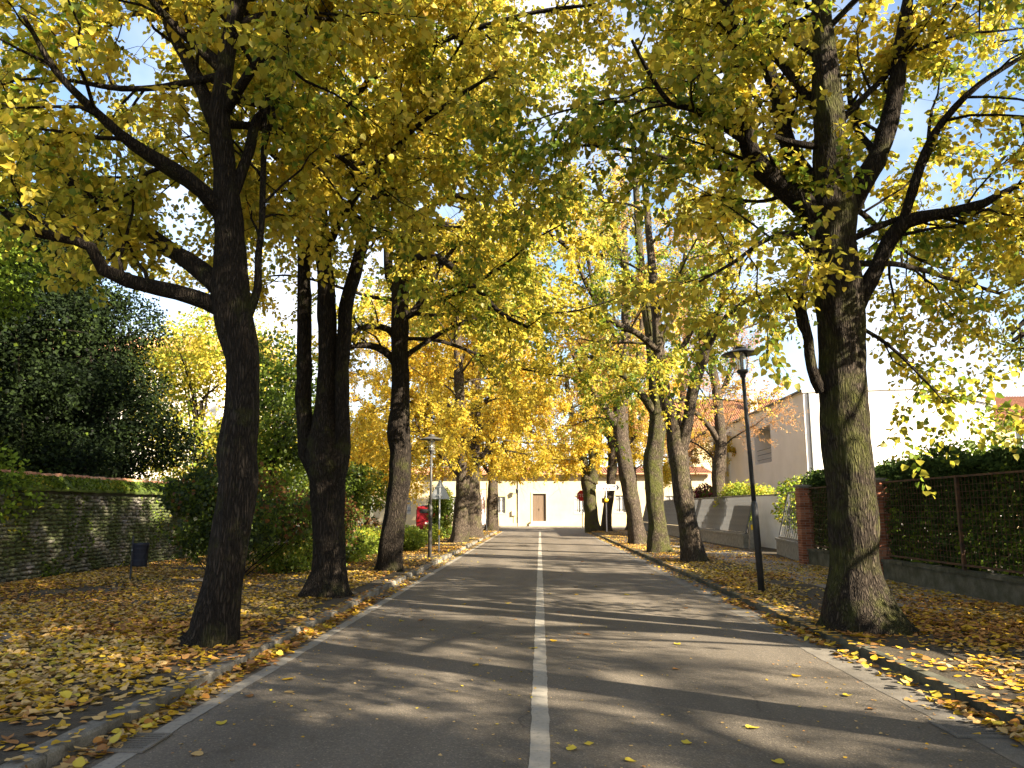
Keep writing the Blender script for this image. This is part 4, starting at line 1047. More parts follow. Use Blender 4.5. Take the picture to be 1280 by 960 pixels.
# ------------------------------------------------------------------ the old stone wall
def mat_wallstone():
    m, n, l, b = nodes_of('wall_stone')
    oi = n.new('ShaderNodeObjectInfo'); g = n.new('ShaderNodeNewGeometry')
    no = n.new('ShaderNodeTexNoise'); no.inputs['Scale'].default_value = 9; no.inputs['Detail'].default_value = 5
    l.new(g.outputs['Position'], no.inputs['Vector'])
    at = n.new('ShaderNodeAttribute'); at.attribute_name = 'tint'
    mo = n.new('ShaderNodeTexNoise'); mo.inputs['Scale'].default_value = 0.9; mo.inputs['Detail'].default_value = 8; mo.inputs['Roughness'].default_value = 0.72
    l.new(g.outputs['Position'], mo.inputs['Vector'])
    r0 = ramp_node(n, [(0.3, (0.6, 0.6, 0.6)), (0.7, (1.25, 1.25, 1.25))])
    l.new(no.outputs['Fac'], r0.inputs['Fac'])
    mx = n.new('ShaderNodeMix'); mx.data_type = 'RGBA'; mx.blend_type = 'MULTIPLY'; mx.inputs[0].default_value = 1
    l.new(at.outputs['Color'], mx.inputs[6]); l.new(r0.outputs['Color'], mx.inputs[7])
    rm = ramp_node(n, [(0.38, (0, 0, 0)), (0.52, (0.92, 0.92, 0.92))])
    l.new(mo.outputs['Fac'], rm.inputs['Fac'])
    m2 = n.new('ShaderNodeMix'); m2.data_type = 'RGBA'; m2.inputs[7].default_value = (0.055, 0.075, 0.014, 1)
    l.new(rm.outputs['Color'], m2.inputs[0]); l.new(mx.outputs[2], m2.inputs[6])
    l.new(m2.outputs[2], b.inputs['Base Color'])
    b.inputs['Roughness'].default_value = 0.95
    bp = n.new('ShaderNodeBump'); bp.inputs['Strength'].default_value = 0.5; bp.inputs['Distance'].default_value = 0.02
    l.new(no.outputs['Fac'], bp.inputs['Height']); l.new(bp.outputs[0], b.inputs['Normal'])
    return m


M['wall_stone'] = mat_wallstone()
M['wall_mortar'] = mat_noise('wall_mortar', [(0.3, (0.035, 0.038, 0.018)), (0.7, (0.10, 0.09, 0.065))], 3, 0.95, 0.5)
M['moss'] = mat_noise('moss', [(0.3, (0.035, 0.055, 0.010)), (0.55, (0.085, 0.115, 0.018)), (0.78, (0.16, 0.13, 0.05))], 3.2, 0.95, 0.9, bump_scale=25, fine=(60, 0.35))
wall = thing('stone_wall', 'old mossy field-stone wall with a green overgrown coping', 'wall', (-11.25, 0, VZ))
WY0, WY1, WH = 9.0, 27.5, 1.92
MB().box(-0.38, -0.03, WY0, WY1, -0.1, WH).build('wall_core', M['wall_mortar'], wall)
r = np.random.default_rng(55)
sm = []
for k in range(14):
    a, h = r.uniform(0.11, 0.24), r.uniform(0.06, 0.085)
    v = np.array([(x, y, z) for z in (-h / 2, h / 2) for y in (-a / 2, a / 2) for x in (-0.06, 0.03)], dtype=float)
    v[[1, 3, 5, 7], 1] *= r.uniform(0.75, 0.95); v[[1, 3, 5, 7], 2] *= r.uniform(0.65, 0.9)
    v += r.normal(0, 0.006, v.shape)
    shade = r.choice([0.09, 0.15, 0.24, 0.34]); hue = np.array([1.0, r.uniform(0.82, 0.96), r.uniform(0.68, 0.9)])
    q = [(0, 2, 3, 1), (4, 5, 7, 6), (0, 1, 5, 4), (2, 6, 7, 3), (0, 4, 6, 2), (1, 3, 7, 5)]
    sm.append((a, h, v, q, np.repeat((shade * hue)[None], 8, 0)))
stone_mesh = [np_mesh('stone', v, q, mat=M['wall_stone'], col=c) for a, h, v, q, c in sm]
big_v, big_q, big_c, off, count = [], [], [], 0, 0
z = 0.05
row = 0
while z < WH - 0.05:
    y = WY0 + 0.1 * (row % 2)
    while y < WY1 - 0.1:
        k = int(r.integers(14)); a, h, v, q, c = sm[k]
        pos = np.array([r.uniform(-0.01, 0.012), y + a / 2, z + r.normal() * 0.012])
        rx = r.normal() * 0.10
        if count < 300 and 16.0 < y < 18.6:
            place('stone', stone_mesh[k], wall, pos, (rx, 0, r.normal() * 0.06)); count += 1
        else:
            cs, sn = math.cos(rx), math.sin(rx)
            w = np.stack([v[:, 0], v[:, 1] * cs - v[:, 2] * sn, v[:, 1] * sn + v[:, 2] * cs], -1) + pos
            big_v.append(w); big_q.append(np.array(q) + off); big_c.append(c); off += 8
        y += a + r.uniform(0.008, 0.02)
    z += 0.088
    row += 1
tag(place('stonework', np_mesh('stonework', np.concatenate(big_v), np.concatenate(big_q), mat=M['wall_stone'], col=np.concatenate(big_c)), wall), kind='stuff')
# coping: lumpy mossy slope with tiles along its ridge
ny, nx = 120, 10
ys = np.linspace(WY0, WY1, ny); prof = np.array([(0.13, 0.0), (0.14, 0.05), (0.10, 0.10), (0.05, 0.16), (-0.01, 0.22), (-0.08, 0.29), (-0.15, 0.345), (-0.24, 0.36), (-0.36, 0.30), (-0.50, 0.10), (-0.52, 0.0)])
Y, K = np.meshgrid(ys, np.arange(len(prof)), indexing='ij')
X = prof[K][..., 0]; Z = prof[K][..., 1] + WH
P = np.stack([X, Y, Z], -1).reshape(-1, 3)
P[:, 2] += 0.03 * vnoise(P * 4, 3) + 0.02 * vnoise(P * 11, 4)
P[:, 0] += 0.03 * vnoise(P * 3, 5)
i, j = np.meshgrid(np.arange(ny - 1), np.arange(len(prof) - 1), indexing='ij')
a = (i * len(prof) + j).ravel()
place('coping', np_mesh('coping', P, np.stack([a, a + 1, a + len(prof) + 1, a + len(prof)], -1), mat=M['moss'], smooth=True), wall)
MB().box(-0.5, 0.11, WY0 + 0.01, WY1 - 0.01, WH + 0.001, WH + 0.06).build('coping_slab', M['wall_mortar'], wall)
tile = MB()
arc = [(0.075 * math.cos(t), 0.075 * math.sin(t)) for t in np.linspace(0, math.pi, 7)] + [(0.055 * math.cos(t), 0.055 * math.sin(t)) for t in np.linspace(math.pi, 0, 7)]
tile.prism(arc, -0.1, 0.1)
tm = tile.mesh('ridge_tile', M['roof_tile'])
for k in range(int((WY1 - WY0) / 0.16)):
    place('ridge_tile', tm, wall, (-0.25 + r.normal() * 0.012, WY0 + 0.12 + k * 0.16, WH + 0.345 + r.normal() * 0.008), (0.09, r.normal() * 0.1, r.normal() * 0.08))
# moss tufts and small plants rooted in the wall and its coping
n = 9000
P = np.stack([r.uniform(-0.3, 0.13, n), r.uniform(WY0, WY1, n), np.zeros(n)], -1)
P[:, 2] = WH + np.interp(P[:, 0], [-0.3, -0.24, -0.08, 0.10, 0.14], [0.33, 0.36, 0.29, 0.10, 0.04])
n2 = 5000
Q2 = np.stack([np.full(n2, 0.03), r.uniform(WY0, WY1, n2), r.random(n2) ** 1.6 * WH], -1)
Q2 = Q2[vnoise(Q2 * 1.3, 8) > 0.12]
P = np.concatenate([P, Q2]); n = len(P)
D = norm(np.stack([np.abs(r.normal(0.5, 0.4, n)), r.normal(0, 0.6, n), r.normal(0.35, 0.5, n)], -1))
N = norm(np.stack([np.ones(n), r.normal(0, 0.5, n), np.ones(n)], -1))
v, q, c = leaf_geo(P, D, N, r.uniform(0.03, 0.07, n), pick([(DEEP, 0.25), (GREEN * 0.6, 0.5), (OLIVE * 0.6, 0.25)], P, r, 5, 1.0))
tag(place('moss_tufts', np_mesh('moss_tufts', v, q, mat=M['evergreen_leaf'], col=c), wall), kind='stuff')

# ------------------------------------------------------------------ litter bin
b = thing('litter_bin', 'dark blue round litter bin on a thin post near the stone wall', 'bin', (-8.6, 16.6, VZ))
MB().lathe([(0.145, 0.30), (0.15, 0.34), (0.16, 0.74), (0.168, 0.75), (0.168, 0.79), (0.15, 0.79), (0.145, 0.70), (0.13, 0.33)], 20).build('bin_body', M['bin_blue'], b)
for zz in (0.42, 0.55, 0.67): MB().lathe([(0.158, zz), (0.166, zz + 0.004), (0.166, zz + 0.018), (0.158, zz + 0.022)], 20).build('hoop', M['bin_blue'], b)
MB().tube([(-0.19, 0.02, -0.05), (-0.19, 0.02, 0.95)], 0.022, 8).build('post', M['lamp_iron'], b)
MB().box(-0.20, -0.12, 0.0, 0.04, 0.62, 0.66).build('bracket', M['galvanised'], b)


# ------------------------------------------------------------------ street lamps
def mat_glass():
    m, n, l, bb = nodes_of('lantern_glass')
    bb.inputs['Base Color'].default_value = (0.92, 0.93, 0.92, 1)
    bb.inputs['Roughness'].default_value = 0.06
    bb.inputs['Transmission Weight'].default_value = 0.95
    bb.inputs['IOR'].default_value = 1.2
    return m


M['lantern_glass'] = mat_glass()


def street_lamp(label, loc, rot, h, group, iron):
    t = thing('street_lamp', label, 'street lamp', loc, 0, group)
    t.rotation_euler = rot
    MB().lathe([(0.062, -0.1), (0.062, 1.55), (0.058, 1.6), (0.043, 1.66)], 16).build('sleeve', iron, t)
    MB().lathe([(0.042, 1.6), (0.036, h - 0.62)], 16).build('pole', iron, t)
    MB().lathe([(0.04, h - 0.64), (0.055, h - 0.62), (0.06, h - 0.58), (0.10, h - 0.55), (0.11, h - 0.53), (0.11, h - 0.50), (0.09, h - 0.49)], 18).build('lantern_base', iron, t)
    MB().lathe([(0.085, h - 0.495), (0.098, h - 0.30), (0.095, h - 0.16), (0.08, h - 0.165), (0.083, h - 0.30), (0.072, h - 0.49)], 18).build('lantern_glass', M['lantern_glass'], t)
    MB().lathe([(0.02, h - 0.495), (0.03, h - 0.44), (0.03, h - 0.26), (0.012, h - 0.22)], 10).build('bulb', M['sign_white'], t)
    bar = MB().tube([(0.104, 0, h - 0.50), (0.112, 0, h - 0.30), (0.106, 0, h - 0.15)], 0.006, 6).mesh('guard_bar', iron)
    for k in range(6): place('guard_bar', bar, t, (0, 0, 0), (0, 0, k * math.pi / 3))
    MB().lathe([(0.10, h - 0.165), (0.36, h - 0.185), (0.37, h - 0.175), (0.36, h - 0.165), (0.22, h - 0.115), (0.115, h - 0.085), (0.10, h - 0.08)], 28).build('hat', iron, t)
    MB().lathe([(0.105, h - 0.085), (0.10, h - 0.035), (0.07, h - 0.008), (0.02, h)], 18).build('cap', iron, t)
    return t


M['lamp_grey'] = mat_noise('lamp_grey', [(0.3, (0.035, 0.035, 0.033)), (0.7, (0.07, 0.067, 0.062))], 6, 0.5)
lamp = street_lamp('tall black street lamp leaning slightly, between the massive linden and the bar fence', (4.08, 14.76, VZ), (0, math.radians(-2.1), 0), 4.66, 'street lamps', M['lamp_iron'])
street_lamp('upright grey street lamp beside the triangular road sign', (-3.5, 24.78, VZ), (0, 0, 0), 3.92, 'street lamps', M['lamp_grey'])


# ------------------------------------------------------------------ signs
def lettering(text, size, mat, name, parent, loc, rot):
    cu = bpy.data.curves.new('text', 'FONT')
    cu.body = text; cu.size = size; cu.align_x = 'CENTER'; cu.align_y = 'CENTER'; cu.extrude = 0.001; cu.resolution_u = 3
    tmp = bpy.data.objects.new('text', cu)
    COL.objects.link(tmp)
    bpy.context.view_layer.update()
    me = bpy.data.meshes.new_from_object(tmp.evaluated_get(bpy.context.evaluated_depsgraph_get()))
    bpy.data.objects.remove(tmp)
    me.materials.clear(); me.materials.append(mat)
    return place(name, me, parent, loc, rot)


t = thing('warning_sign', 'grey back of a triangular road sign on a thin metal pole', 'road sign', (-3.63, 28.0, VZ))
MB().tube([(0, 0, -0.1), (0, 0, 2.55)], 0.03, 10).build('pole', M['galvanised'], t)
MB().prism([(-0.36, 1.92), (-0.33, 1.88), (0.33, 1.88), (0.36, 1.92), (0.03, 2.55), (-0.03, 2.55)], 0.035, 0.042).build('sign_plate', M['galvanised'], t)
MB().prism([(-0.35, 1.925), (-0.32, 1.89), (0.32, 1.89), (0.35, 1.925), (0.025, 2.535), (-0.025, 2.535)], 0.043, 0.046).build('sign_face', M['sign_white'], t)
for zz in (2.0, 2.3): MB().box(-0.10, 0.10, -0.035, 0.034, zz, zz + 0.03).build('clamp', M['galvanised'], t)
MB().lathe([(0.032, 0.60), (0.032, 0.80)], 10).build('yellow_band', M['sign_yellow'], t)

t = thing('stop_sign', 'red octagonal stop sign on a thin pole in front of the cream house', 'road sign', (3.24, 59.6, VZ))
MB().tube([(0, 0.05, -0.1), (0, 0.05, 2.95)], 0.03, 8).build('pole', M['galvanised'], t)
oc = [(0.45 * math.cos(math.radians(22.5 + 45 * k)), 2.55 + 0.45 * math.sin(math.radians(22.5 + 45 * k))) for k in range(8)]
MB().prism(oc, 0.0, 0.012).build('sign_plate', M['sign_white'], t)
MB().prism([(x * 0.93, 2.55 + (z - 2.55) * 0.93) for x, z in oc], -0.004, -0.001).build('sign_face', M['sign_red'], t)
lettering('STOP', 0.34, M['sign_white'], 'lettering', t, (0, -0.007, 2.55), (math.pi / 2, 0, 0))

t = thing('direction_sign', 'white direction arrow board with red and grey lines on a white pole', 'road sign', (4.62, 54.3, VZ))
MB().tube([(0, 0.05, -0.1), (0, 0.05, 3.3)], 0.04, 8).build('pole', M['sign_white'], t)
MB().prism([(-0.68, 2.83), (0.78, 2.83), (0.93, 3.025), (0.78, 3.22), (-0.68, 3.22)], 0.0, 0.012).build('board', M['sign_white'], t)
MB().prism([(0.70, 2.85), (0.78, 2.85), (0.91, 3.025), (0.78, 3.20), (0.70, 3.20), (0.82, 3.025)], -0.005, -0.001).build('arrow_edge', M['sign_blue'], t)
mb = MB()
for k in range(11):
    x = -0.45 + k * 0.10; mb.box(x, x + 0.065, -0.005, -0.001, 3.07, 3.07 + (0.09 if k % 3 else 0.12))
mb.build('grey_line', M['steel_grey'], t)
mb = MB()
for k in range(6):
    x = -0.32 + k * 0.105; mb.box(x, x + 0.075, -0.005, -0.001, 2.87, 2.97 + (0.03 if k % 2 else 0))
mb.build('red_line', M['sign_red'], t)
MB().lathe([(0.02, -0.03), (0.16, -0.02), (0.16, 0.0), (0.02, 0.005)], 14, (0.0, 0.0, 2.12), axis='y').build('yellow_disc', M['sign_yellow'], t)

t = thing('feather_banner', 'pale pink hanging banner on a dark pole between two golden lindens', 'banner', (-3.86, 54.2, VZ))
MB().tube([(0.14, 0, -0.1), (0.14, 0, 3.4)], 0.03, 8).build('pole', M['lamp_iron'], t)
nz, nx = 20, 6
V = []
for i in range(nz):
    z = 0.45 + 2.45 * i / (nz - 1)
    wd = 0.36 * (1 if z < 2.1 else max(0.15, 1 - (z - 2.1) / 0.95))
    for j in range(nx):
        V.append((-0.30 + wd * j / (nx - 1), 0.05 * math.sin(j * 1.9 + z), z))
Q = [(i * nx + j, i * nx + j + 1, (i + 1) * nx + j + 1, (i + 1) * nx + j) for i in range(nz - 1) for j in range(nx - 1)]
ob = place('banner_cloth', np_mesh('banner_cloth', V, Q, mat=M['pink_cloth'], smooth=True), t)
sd = ob.modifiers.new('thickness', 'SOLIDIFY'); sd.thickness = 0.006
MB().tube([(-0.30, 0, 2.9), (0.14, 0, 2.9)], 0.012, 6).build('cross_bar', M['lamp_iron'], t)


# ------------------------------------------------------------------ drain grates
def grate(label, loc):
    g = thing('drain_grate', label, 'drain', loc)
    f = MB()
    w, l = 0.21, 0.21
    f.box(-w, w, -l, -l + 0.03, 0, 0.012).box(-w, w, l - 0.03, l, 0, 0.012).box(-w, -w + 0.03, -l + 0.03, l - 0.03, 0, 0.012).box(w - 0.03, w, -l + 0.03, l - 0.03, 0, 0.012)
    f.build('frame', M['gutter'], g)
    MB().box(-w + 0.03, w - 0.03, -l + 0.03, l - 0.03, -0.004, 0.001).build('slot_shade', M['tyre'], g)  # thin black plate, paints the darkness seen between the bars
    me = MB().box(-w + 0.03, w - 0.03, -0.012, 0.012, 0.001, 0.010).mesh('bar', M['gutter'])
    for k in range(7): place('bar', me, g, (0, -0.156 + k * 0.052, 0))


grate('iron drain grate in the gutter by the dark mossy kerb', (3.16, 6.1, 0.004))
grate('iron drain grate in the gutter by the white edge line', (-2.86, 5.55, 0.005))


# ------------------------------------------------------------------ fence with brick pillars, plinth and wire mesh
def pillar(parent, loc, h):
    p = place('pillar', MB().box(-0.17, 0.17, -0.17, 0.17, -0.1, h - 0.06).mesh('pillar', M['mortar']), parent, loc)
    me = MB().box(-0.12, 0.12, -0.055, 0.055, -0.029, 0.029).mesh('brick', M['brick'])
    z = 0.03
    k = 0
    while z < h - 0.09:
        s = 1 if k % 2 else -1
        for (x, y, rz) in ((-s * 0.065, -0.13, 0), (0.13, -s * 0.065, math.pi / 2), (s * 0.065, 0.13, 0), (-0.13, s * 0.065, math.pi / 2)):
            place('brick', me, p, (x, y, z + rng.normal() * 0.0015), (0, 0, rz + rng.normal() * 0.008))
        z += 0.068; k += 1
    MB().box(-0.23, 0.23, -0.23, 0.23, h - 0.06, h).build('cap_stone', M['concrete'], p)


FX = 7.6
fence = thing('wire_fence', 'rusty wire fence with brick pillars on a low mossy concrete plinth', 'fence', (FX, 0, VZ))
PIL = [(-0.02, 17.72), (-0.08, 22.4)]
for x, y in PIL: pillar(fence, (x, y, 0), 2.2)
MB().box(-0.10, 0.10, 5.0, 17.53, -0.1, 0.36).box(-0.12, 0.08, 17.91, 22.2, -0.1, 0.36).build('plinth', M['kerb_dark'], fence)
cs = MB().box(-0.14, 0.14, 0.0, 0.592, 0.362, 0.43).mesh('coping_stone', M['kerb_dark'])
for k in range(21): place('coping_stone', cs, fence, (rng.normal() * 0.004, 5.1 + k * 0.6, rng.normal() * 0.003))
for k in range(7): place('coping_stone', cs, fence, (-0.02 + rng.normal() * 0.004, 17.95 + k * 0.6, rng.normal() * 0.003))
for yy in (6.0, 8.8, 11.6, 14.4, 20.0): MB().box(-0.03, 0.03, yy - 0.03, yy + 0.03, 0.431, 2.12).build('post', M['rust_iron'], fence)
for y0, y1 in ((5.0, 17.5), (17.92, 22.2)):
    for zz in (0.50, 2.08): MB().box(-0.02, 0.02, y0, y1, zz, zz + 0.035).build('rail', M['rust_iron'], fence)
    wm = MB()
    yy = y0
    while yy < y1:
        wm.box(-0.004, 0.004, yy, yy + 0.006, 0.535, 2.08); yy += 0.12
    for zz in np.arange(0.62, 2.05, 0.12): wm.box(-0.0045, 0.0035, y0, y1, zz, zz + 0.006)
    tag(wm.build('wire_mesh', M['rust_iron'], fence), kind='stuff')


# ------------------------------------------------------------------ inclined bar fences either side of the garden gate
def bar_fence(label, a, b, n, h0, h1, lean):
    a, b = Vector(a), Vector(b)
    d = b - a
    L = d.length
    f = thing('bar_fence', label, 'fence', (a.x, a.y, VZ), math.atan2(d.y, d.x), 'inclined grey bar fences')
    k = -1                                       # local -y is away from the road
    MB().box(0, L, -0.12, 0.12, -0.1, h0 - 0.14).build('plinth', M['concrete'], f)
    MB().box(-0.02, L + 0.02, -0.15, 0.16, h0 - 0.138, h0 - 0.07).build('plinth_cap', M['concrete'], f)
    m = Matrix.Rotation(0, 4, 'X')
    bar = MB().prism([(-0.028, h0), (0.028, h0), (0.028, h1), (-0.028, h1)], -0.008, 0.008)
    for i, v in enumerate(bar.v): bar.v[i] = (v[0], v[1] - lean * (v[2] - h0) / (h1 - h0), v[2])
    me = bar.mesh('bar', M['steel_grey'])
    for i in range(n): place('bar', me, f, (0.06 + (L - 0.12) * i / (n - 1), 0, 0))
    for z, s in ((h0 - 0.066, 0.0), (h1, 1.0)):
        MB().box(0, L, -0.035 - lean * s, 0.035 - lean * s, z, z + 0.05).build('rail', M['steel_grey'], f)
    for x in (0.0, L):
        MB().prism([(-0.03, h0), (0.03, h0), (0.03, h1 + 0.02), (-0.03, h1 + 0.02)], -lean - 0.03, -lean + 0.03, Matrix.Translation((x, 0, 0))).build('post', M['steel_grey'], f)
        MB().tube([(x, 0.0, h0), (x, -lean, h1)], 0.03, 6).build('raking_post', M['steel_grey'], f)
    return f


bar_fence('long grey fence of leaning steel bars on a concrete plinth', (8.15, 31.3), (7.55, 58.0), 240, 0.62, 2.05, 0.36)
bar_fence('short grey panel of leaning steel bars next to the brick pillar', (7.62, 22.75), (8.22, 27.2), 13, 0.62, 2.05, 0.36)
t = thing('garden_gate', 'plain solid white gate set back between the two bar fences', 'gate', (9.2, 30.6, VZ), math.radians(92))
MB().box(-2.7, 2.7, -0.05, 0.05, -0.05, 2.05).build('gate_leaf', M['white_plaster'], t)
MB().box(-2.74, 2.74, -0.07, 0.07, 2.052, 2.10).build('top_rail', M['concrete'], t)
t = thing('meter_box', 'small grey meter cabinet with a yellow label beside the gateway', 'cabinet', (8.32, 30.9, VZ))
MB().box(-0.14, 0.14, -0.10, 0.10, 0.35, 1.0).build('cabinet_body', M['concrete'], t)
MB().box(-0.10, 0.10, -0.108, -0.101, 0.72, 0.92).build('label_plate', M['sign_yellow'], t)
MB().box(-0.17, 0.17, -0.13, 0.13, -0.1, 0.348).build('cabinet_foot', M['concrete'], t)


# ------------------------------------------------------------------ buildings
def window(parent, m, w, h, frame='frame_white', pane='glass_dark', bars=0, shutters=None, sill=True):
    """window set in a wall face; m maps local x across, z up, -y outwards"""
    f = MB().box(-w / 2, -w / 2 + 0.07, -0.05, 0.06, 0, h, m).box(w / 2 - 0.07, w / 2, -0.05, 0.06, 0, h, m).box(-w / 2 + 0.07, w / 2 - 0.07, -0.05, 0.06, 0, 0.07, m)
    f.box(-w / 2 + 0.07, w / 2 - 0.07, -0.05, 0.06, h - 0.07, h, m).box(-0.03, 0.03, -0.048, 0.05, 0.07, h - 0.07, m)
    o = f.build('window', M[frame], parent)
    for s in (-1, 1):
        x0, x1 = sorted((s * 0.03, s * (w / 2 - 0.07)))
        MB().box(x0, x1, 0.01, 0.02, 0.07, h - 0.07, m).build('pane', M[pane], o)
    if sill: MB().box(-w / 2 - 0.1, w / 2 + 0.1, -0.16, 0.05, -0.10, -0.003, m).build('sill', M['trim_stone'], o)
    if bars:
        for k in range(bars):
            x = -w / 2 + w * (k + 0.5) / bars
            MB().box(x - 0.012, x + 0.012, -0.13, -0.105, -0.002, h, m).build('bar', M['lamp_iron'], o)
        for zz in (0.25, h - 0.3): MB().box(-w / 2, w / 2, -0.104, -0.085, zz, zz + 0.03, m).build('cross_bar', M['lamp_iron'], o)
    if shutters:
        for s in (-1, 1):
            x0, x1 = sorted((s * (w / 2 + 0.02), s * (w / 2 + 0.02 + w / 2)))
            MB().box(x0, x1, -0.09, -0.052, -0.02, h + 0.02, m).build('shutter', M[shutters], o)
    return o


def wall_with_holes(name, x0, x1, z0, z1, holes, depth, mat, parent, m):
    """a wall slab (x across, z up, front at y=0) with rectangular openings"""
    xs = sorted({x0, x1, *[h[0] for h in holes], *[h[1] for h in holes]})
    zs = sorted({z0, z1, *[h[2] for h in holes], *[h[3] for h in holes]})
    mb = MB()
    for i in range(len(xs) - 1):
        for j in range(len(zs) - 1):
            cx, cz = (xs[i] + xs[i + 1]) / 2, (zs[j] + zs[j + 1]) / 2
            if any(h[0] < cx < h[1] and h[2] < cz < h[3] for h in holes): continue
            mb.add([m @ Vector(p) for p in ((xs[i], 0, zs[j]), (xs[i + 1], 0, zs[j]), (xs[i + 1], 0, zs[j + 1]), (xs[i], 0, zs[j + 1]))], [(0, 1, 2, 3)])
            mb.add([m @ Vector(p) for p in ((xs[i], depth, zs[j]), (xs[i + 1], depth, zs[j]), (xs[i + 1], depth, zs[j + 1]), (xs[i], depth, zs[j + 1]))], [(3, 2, 1, 0)])
    for (a, b2, c, d2) in holes + [(x0, x1, z0, z1)]:
        mb.add([m @ Vector(p) for p in ((a, 0, c), (b2, 0, c), (b2, 0, d2), (a, 0, d2), (a, depth, c), (b2, depth, c), (b2, depth, d2), (a, depth, d2))],
               [(0, 4, 5, 1), (1, 5, 6, 2), (2, 6, 7, 3), (3, 7, 4, 0)])
    return mb.build(name, mat, parent)


def tiled_roof(parent, x0, x1, y0, y1, z_eave, z_ridge, rows=True):
    """gable roof, ridge along x, with ribs of half-round tiles on both slopes"""
    ym = (y0 + y1) / 2
    roof = MB().prism([(y0, z_eave), (ym, z_ridge), (y1, z_eave), (y1, z_eave - 0.14), (ym, z_ridge - 0.2), (y0, z_eave - 0.14)], x0, x1,
                      Matrix(((0, 1, 0, 0), (1, 0, 0, 0), (0, 0, 1, 0), (0, 0, 0, 1)))).build('roof', M['roof_tile'], parent)
    mb = MB()
    x = x0 + 0.1
    while x < x1:
        mb.tube([(x, y0, z_eave + 0.02), (x, ym, z_ridge + 0.02), (x, y1, z_eave + 0.02)], 0.06, 5); x += 0.22
    tag(mb.build('tile_ribs', M['roof_tile'], roof), kind='stuff')
    return roof


# cream house closing the street
h = thing('cream_house', 'long low cream house with brown door and barred windows closing the end of the street', 'house', (0, 72.0, 0))
I4 = Matrix.Identity(4)
T = Matrix.Translation
wins = [(-3.7, 1.25), (3.72, 1.3), (7.4, 1.35), (-8.2, 1.25), (-12.5, 1.25), (12.0, 1.3)]
holes = [(x - 0.5, x + 0.5, z, z + 1.55) for x, z in wins] + [(-0.68, 0.56, 0.55, 3.05)]
wall_with_holes('wall', -15.5, 15.5, -0.1, 4.9, holes, 0.35, M['cream_plaster'], h, I4)
MB().box(-15.5, -15.15, 0.352, 8.0, -0.1, 4.9).box(15.15, 15.5, 0.352, 8.0, -0.1, 4.9).box(-15.148, 15.148, 7.65, 8.0, -0.1, 4.9).build('wall', M['cream_plaster'], h)
for x, z in wins: window(h, T((x, 0.14, z)), 0.99, 1.545, pane='curtain', bars=6)
d = MB().box(-0.68, -0.60, 0.06, 0.2, 0.55, 3.05).box(0.48, 0.56, 0.06, 0.2, 0.55, 3.05).box(-0.6, 0.48, 0.06, 0.2, 2.97, 3.05).build('door', M['door_wood'], h)
for k in range(4): MB().box(-0.597 + k * 0.27, -0.597 + k * 0.27 + 0.262, 0.11, 0.15, 0.555, 2.965).build('plank', M['door_wood'], d)
MB().box(-0.10, -0.07, 0.07, 0.11, 1.55, 1.70).build('handle', M['lamp_iron'], d)
MB().box(-0.82, -0.682, -0.04, 0.02, 0.4, 3.2).box(0.562, 0.70, -0.04, 0.02, 0.4, 3.2).box(-0.68, 0.56, -0.04, 0.02, 3.053, 3.2).build('door_surround', M['trim_stone'], h)
MB().box(-1.0, 0.9, -0.5, -0.003, 0.0, 0.30).box(-0.85, 0.75, -0.28, -0.004, 0.301, 0.54).build('doorstep', M['trim_stone'], h)
tiled_roof(h, -16.0, 16.0, -0.6, 8.6, 4.95, 5.7)
MB().tube([(-2.0, -0.06, 0.0), (-2.0, -0.06, 4.85)], 0.045, 8).build('downpipe', M['trim_stone'], h)
MB().box(-2.6, -2.25, -0.16, -0.003, 1.05, 1.5).build('meter_box', M['trim_stone'], h)
MB().tube([(-2.42, -0.03, 0.0), (-2.42, -0.03, 1.05)], 0.02, 6).build('conduit', M['trim_stone'], h)
o = MB().tube([(-2.1, -0.0, 3.1), (-2.1, -0.35, 3.35)], 0.02, 6).lathe([(0.03, 3.1), (0.12, 3.12), (0.14, 3.4), (0.16, 3.42), (0.05, 3.55)], 10, (-2.1, -0.42, 0)).build('wall_lamp', M['lamp_iron'], h)
MB().box(-15.5, 15.5, -0.045, -0.002, 0.0, 0.38).box(-15.5, 15.5, -0.14, -0.003, 4.62, 4.8).build('string_course', M['cream_plaster'], h)
tag(MB().box(-60, 60, 70.6, 71.94, 0, 0.10).build('house_pavement', M['path']), kind='structure')

# white building behind the bar fence: blank gable towards the camera, loggia side towards the street
w = thing('white_building', 'modern white building with blank sunlit end wall and recessed loggias above the shrubs', 'building', (13.7, 40.0, 0))
SIDE = Matrix(((0, 1, 0, 0), (1, 0, 0, 0), (0, 0, 1, 0), (0, 0, 0, 1)))     # local x -> y (along the street), y -> x (into the building)
wall_with_holes('wall', 0, 22, -0.1, 7.6, [(6.0, 9.5, 4.4, 6.6), (15.8, 20.2, 0.4, 6.75), (20.8, 21.5, 3.9, 5.6)], 0.4, M['house_white'], w, SIDE)
MB().add([(0.4, 0, -0.1), (9.6, 0, -0.1), (9.6, 0, 6.9), (6.0, 0, 7.75), (0.4, 0, 7.6), (0.4, 0.35, -0.1), (9.6, 0.35, -0.1), (9.6, 0.35, 6.9), (6.0, 0.35, 7.75), (0.4, 0.35, 7.6)],
         [(0, 1, 2, 3, 4), (9, 8, 7, 6, 5), (0, 5, 6, 1), (1, 6, 7, 2), (2, 7, 8, 3), (3, 8, 9, 4), (4, 9, 5, 0)]).build('wall', M['house_white'], w)
MB().box(9.25, 9.6, 0.352, 22, -0.1, 6.9).box(0.402, 9.248, 21.65, 22, -0.1, 6.9).build('wall', M['house_white'], w)
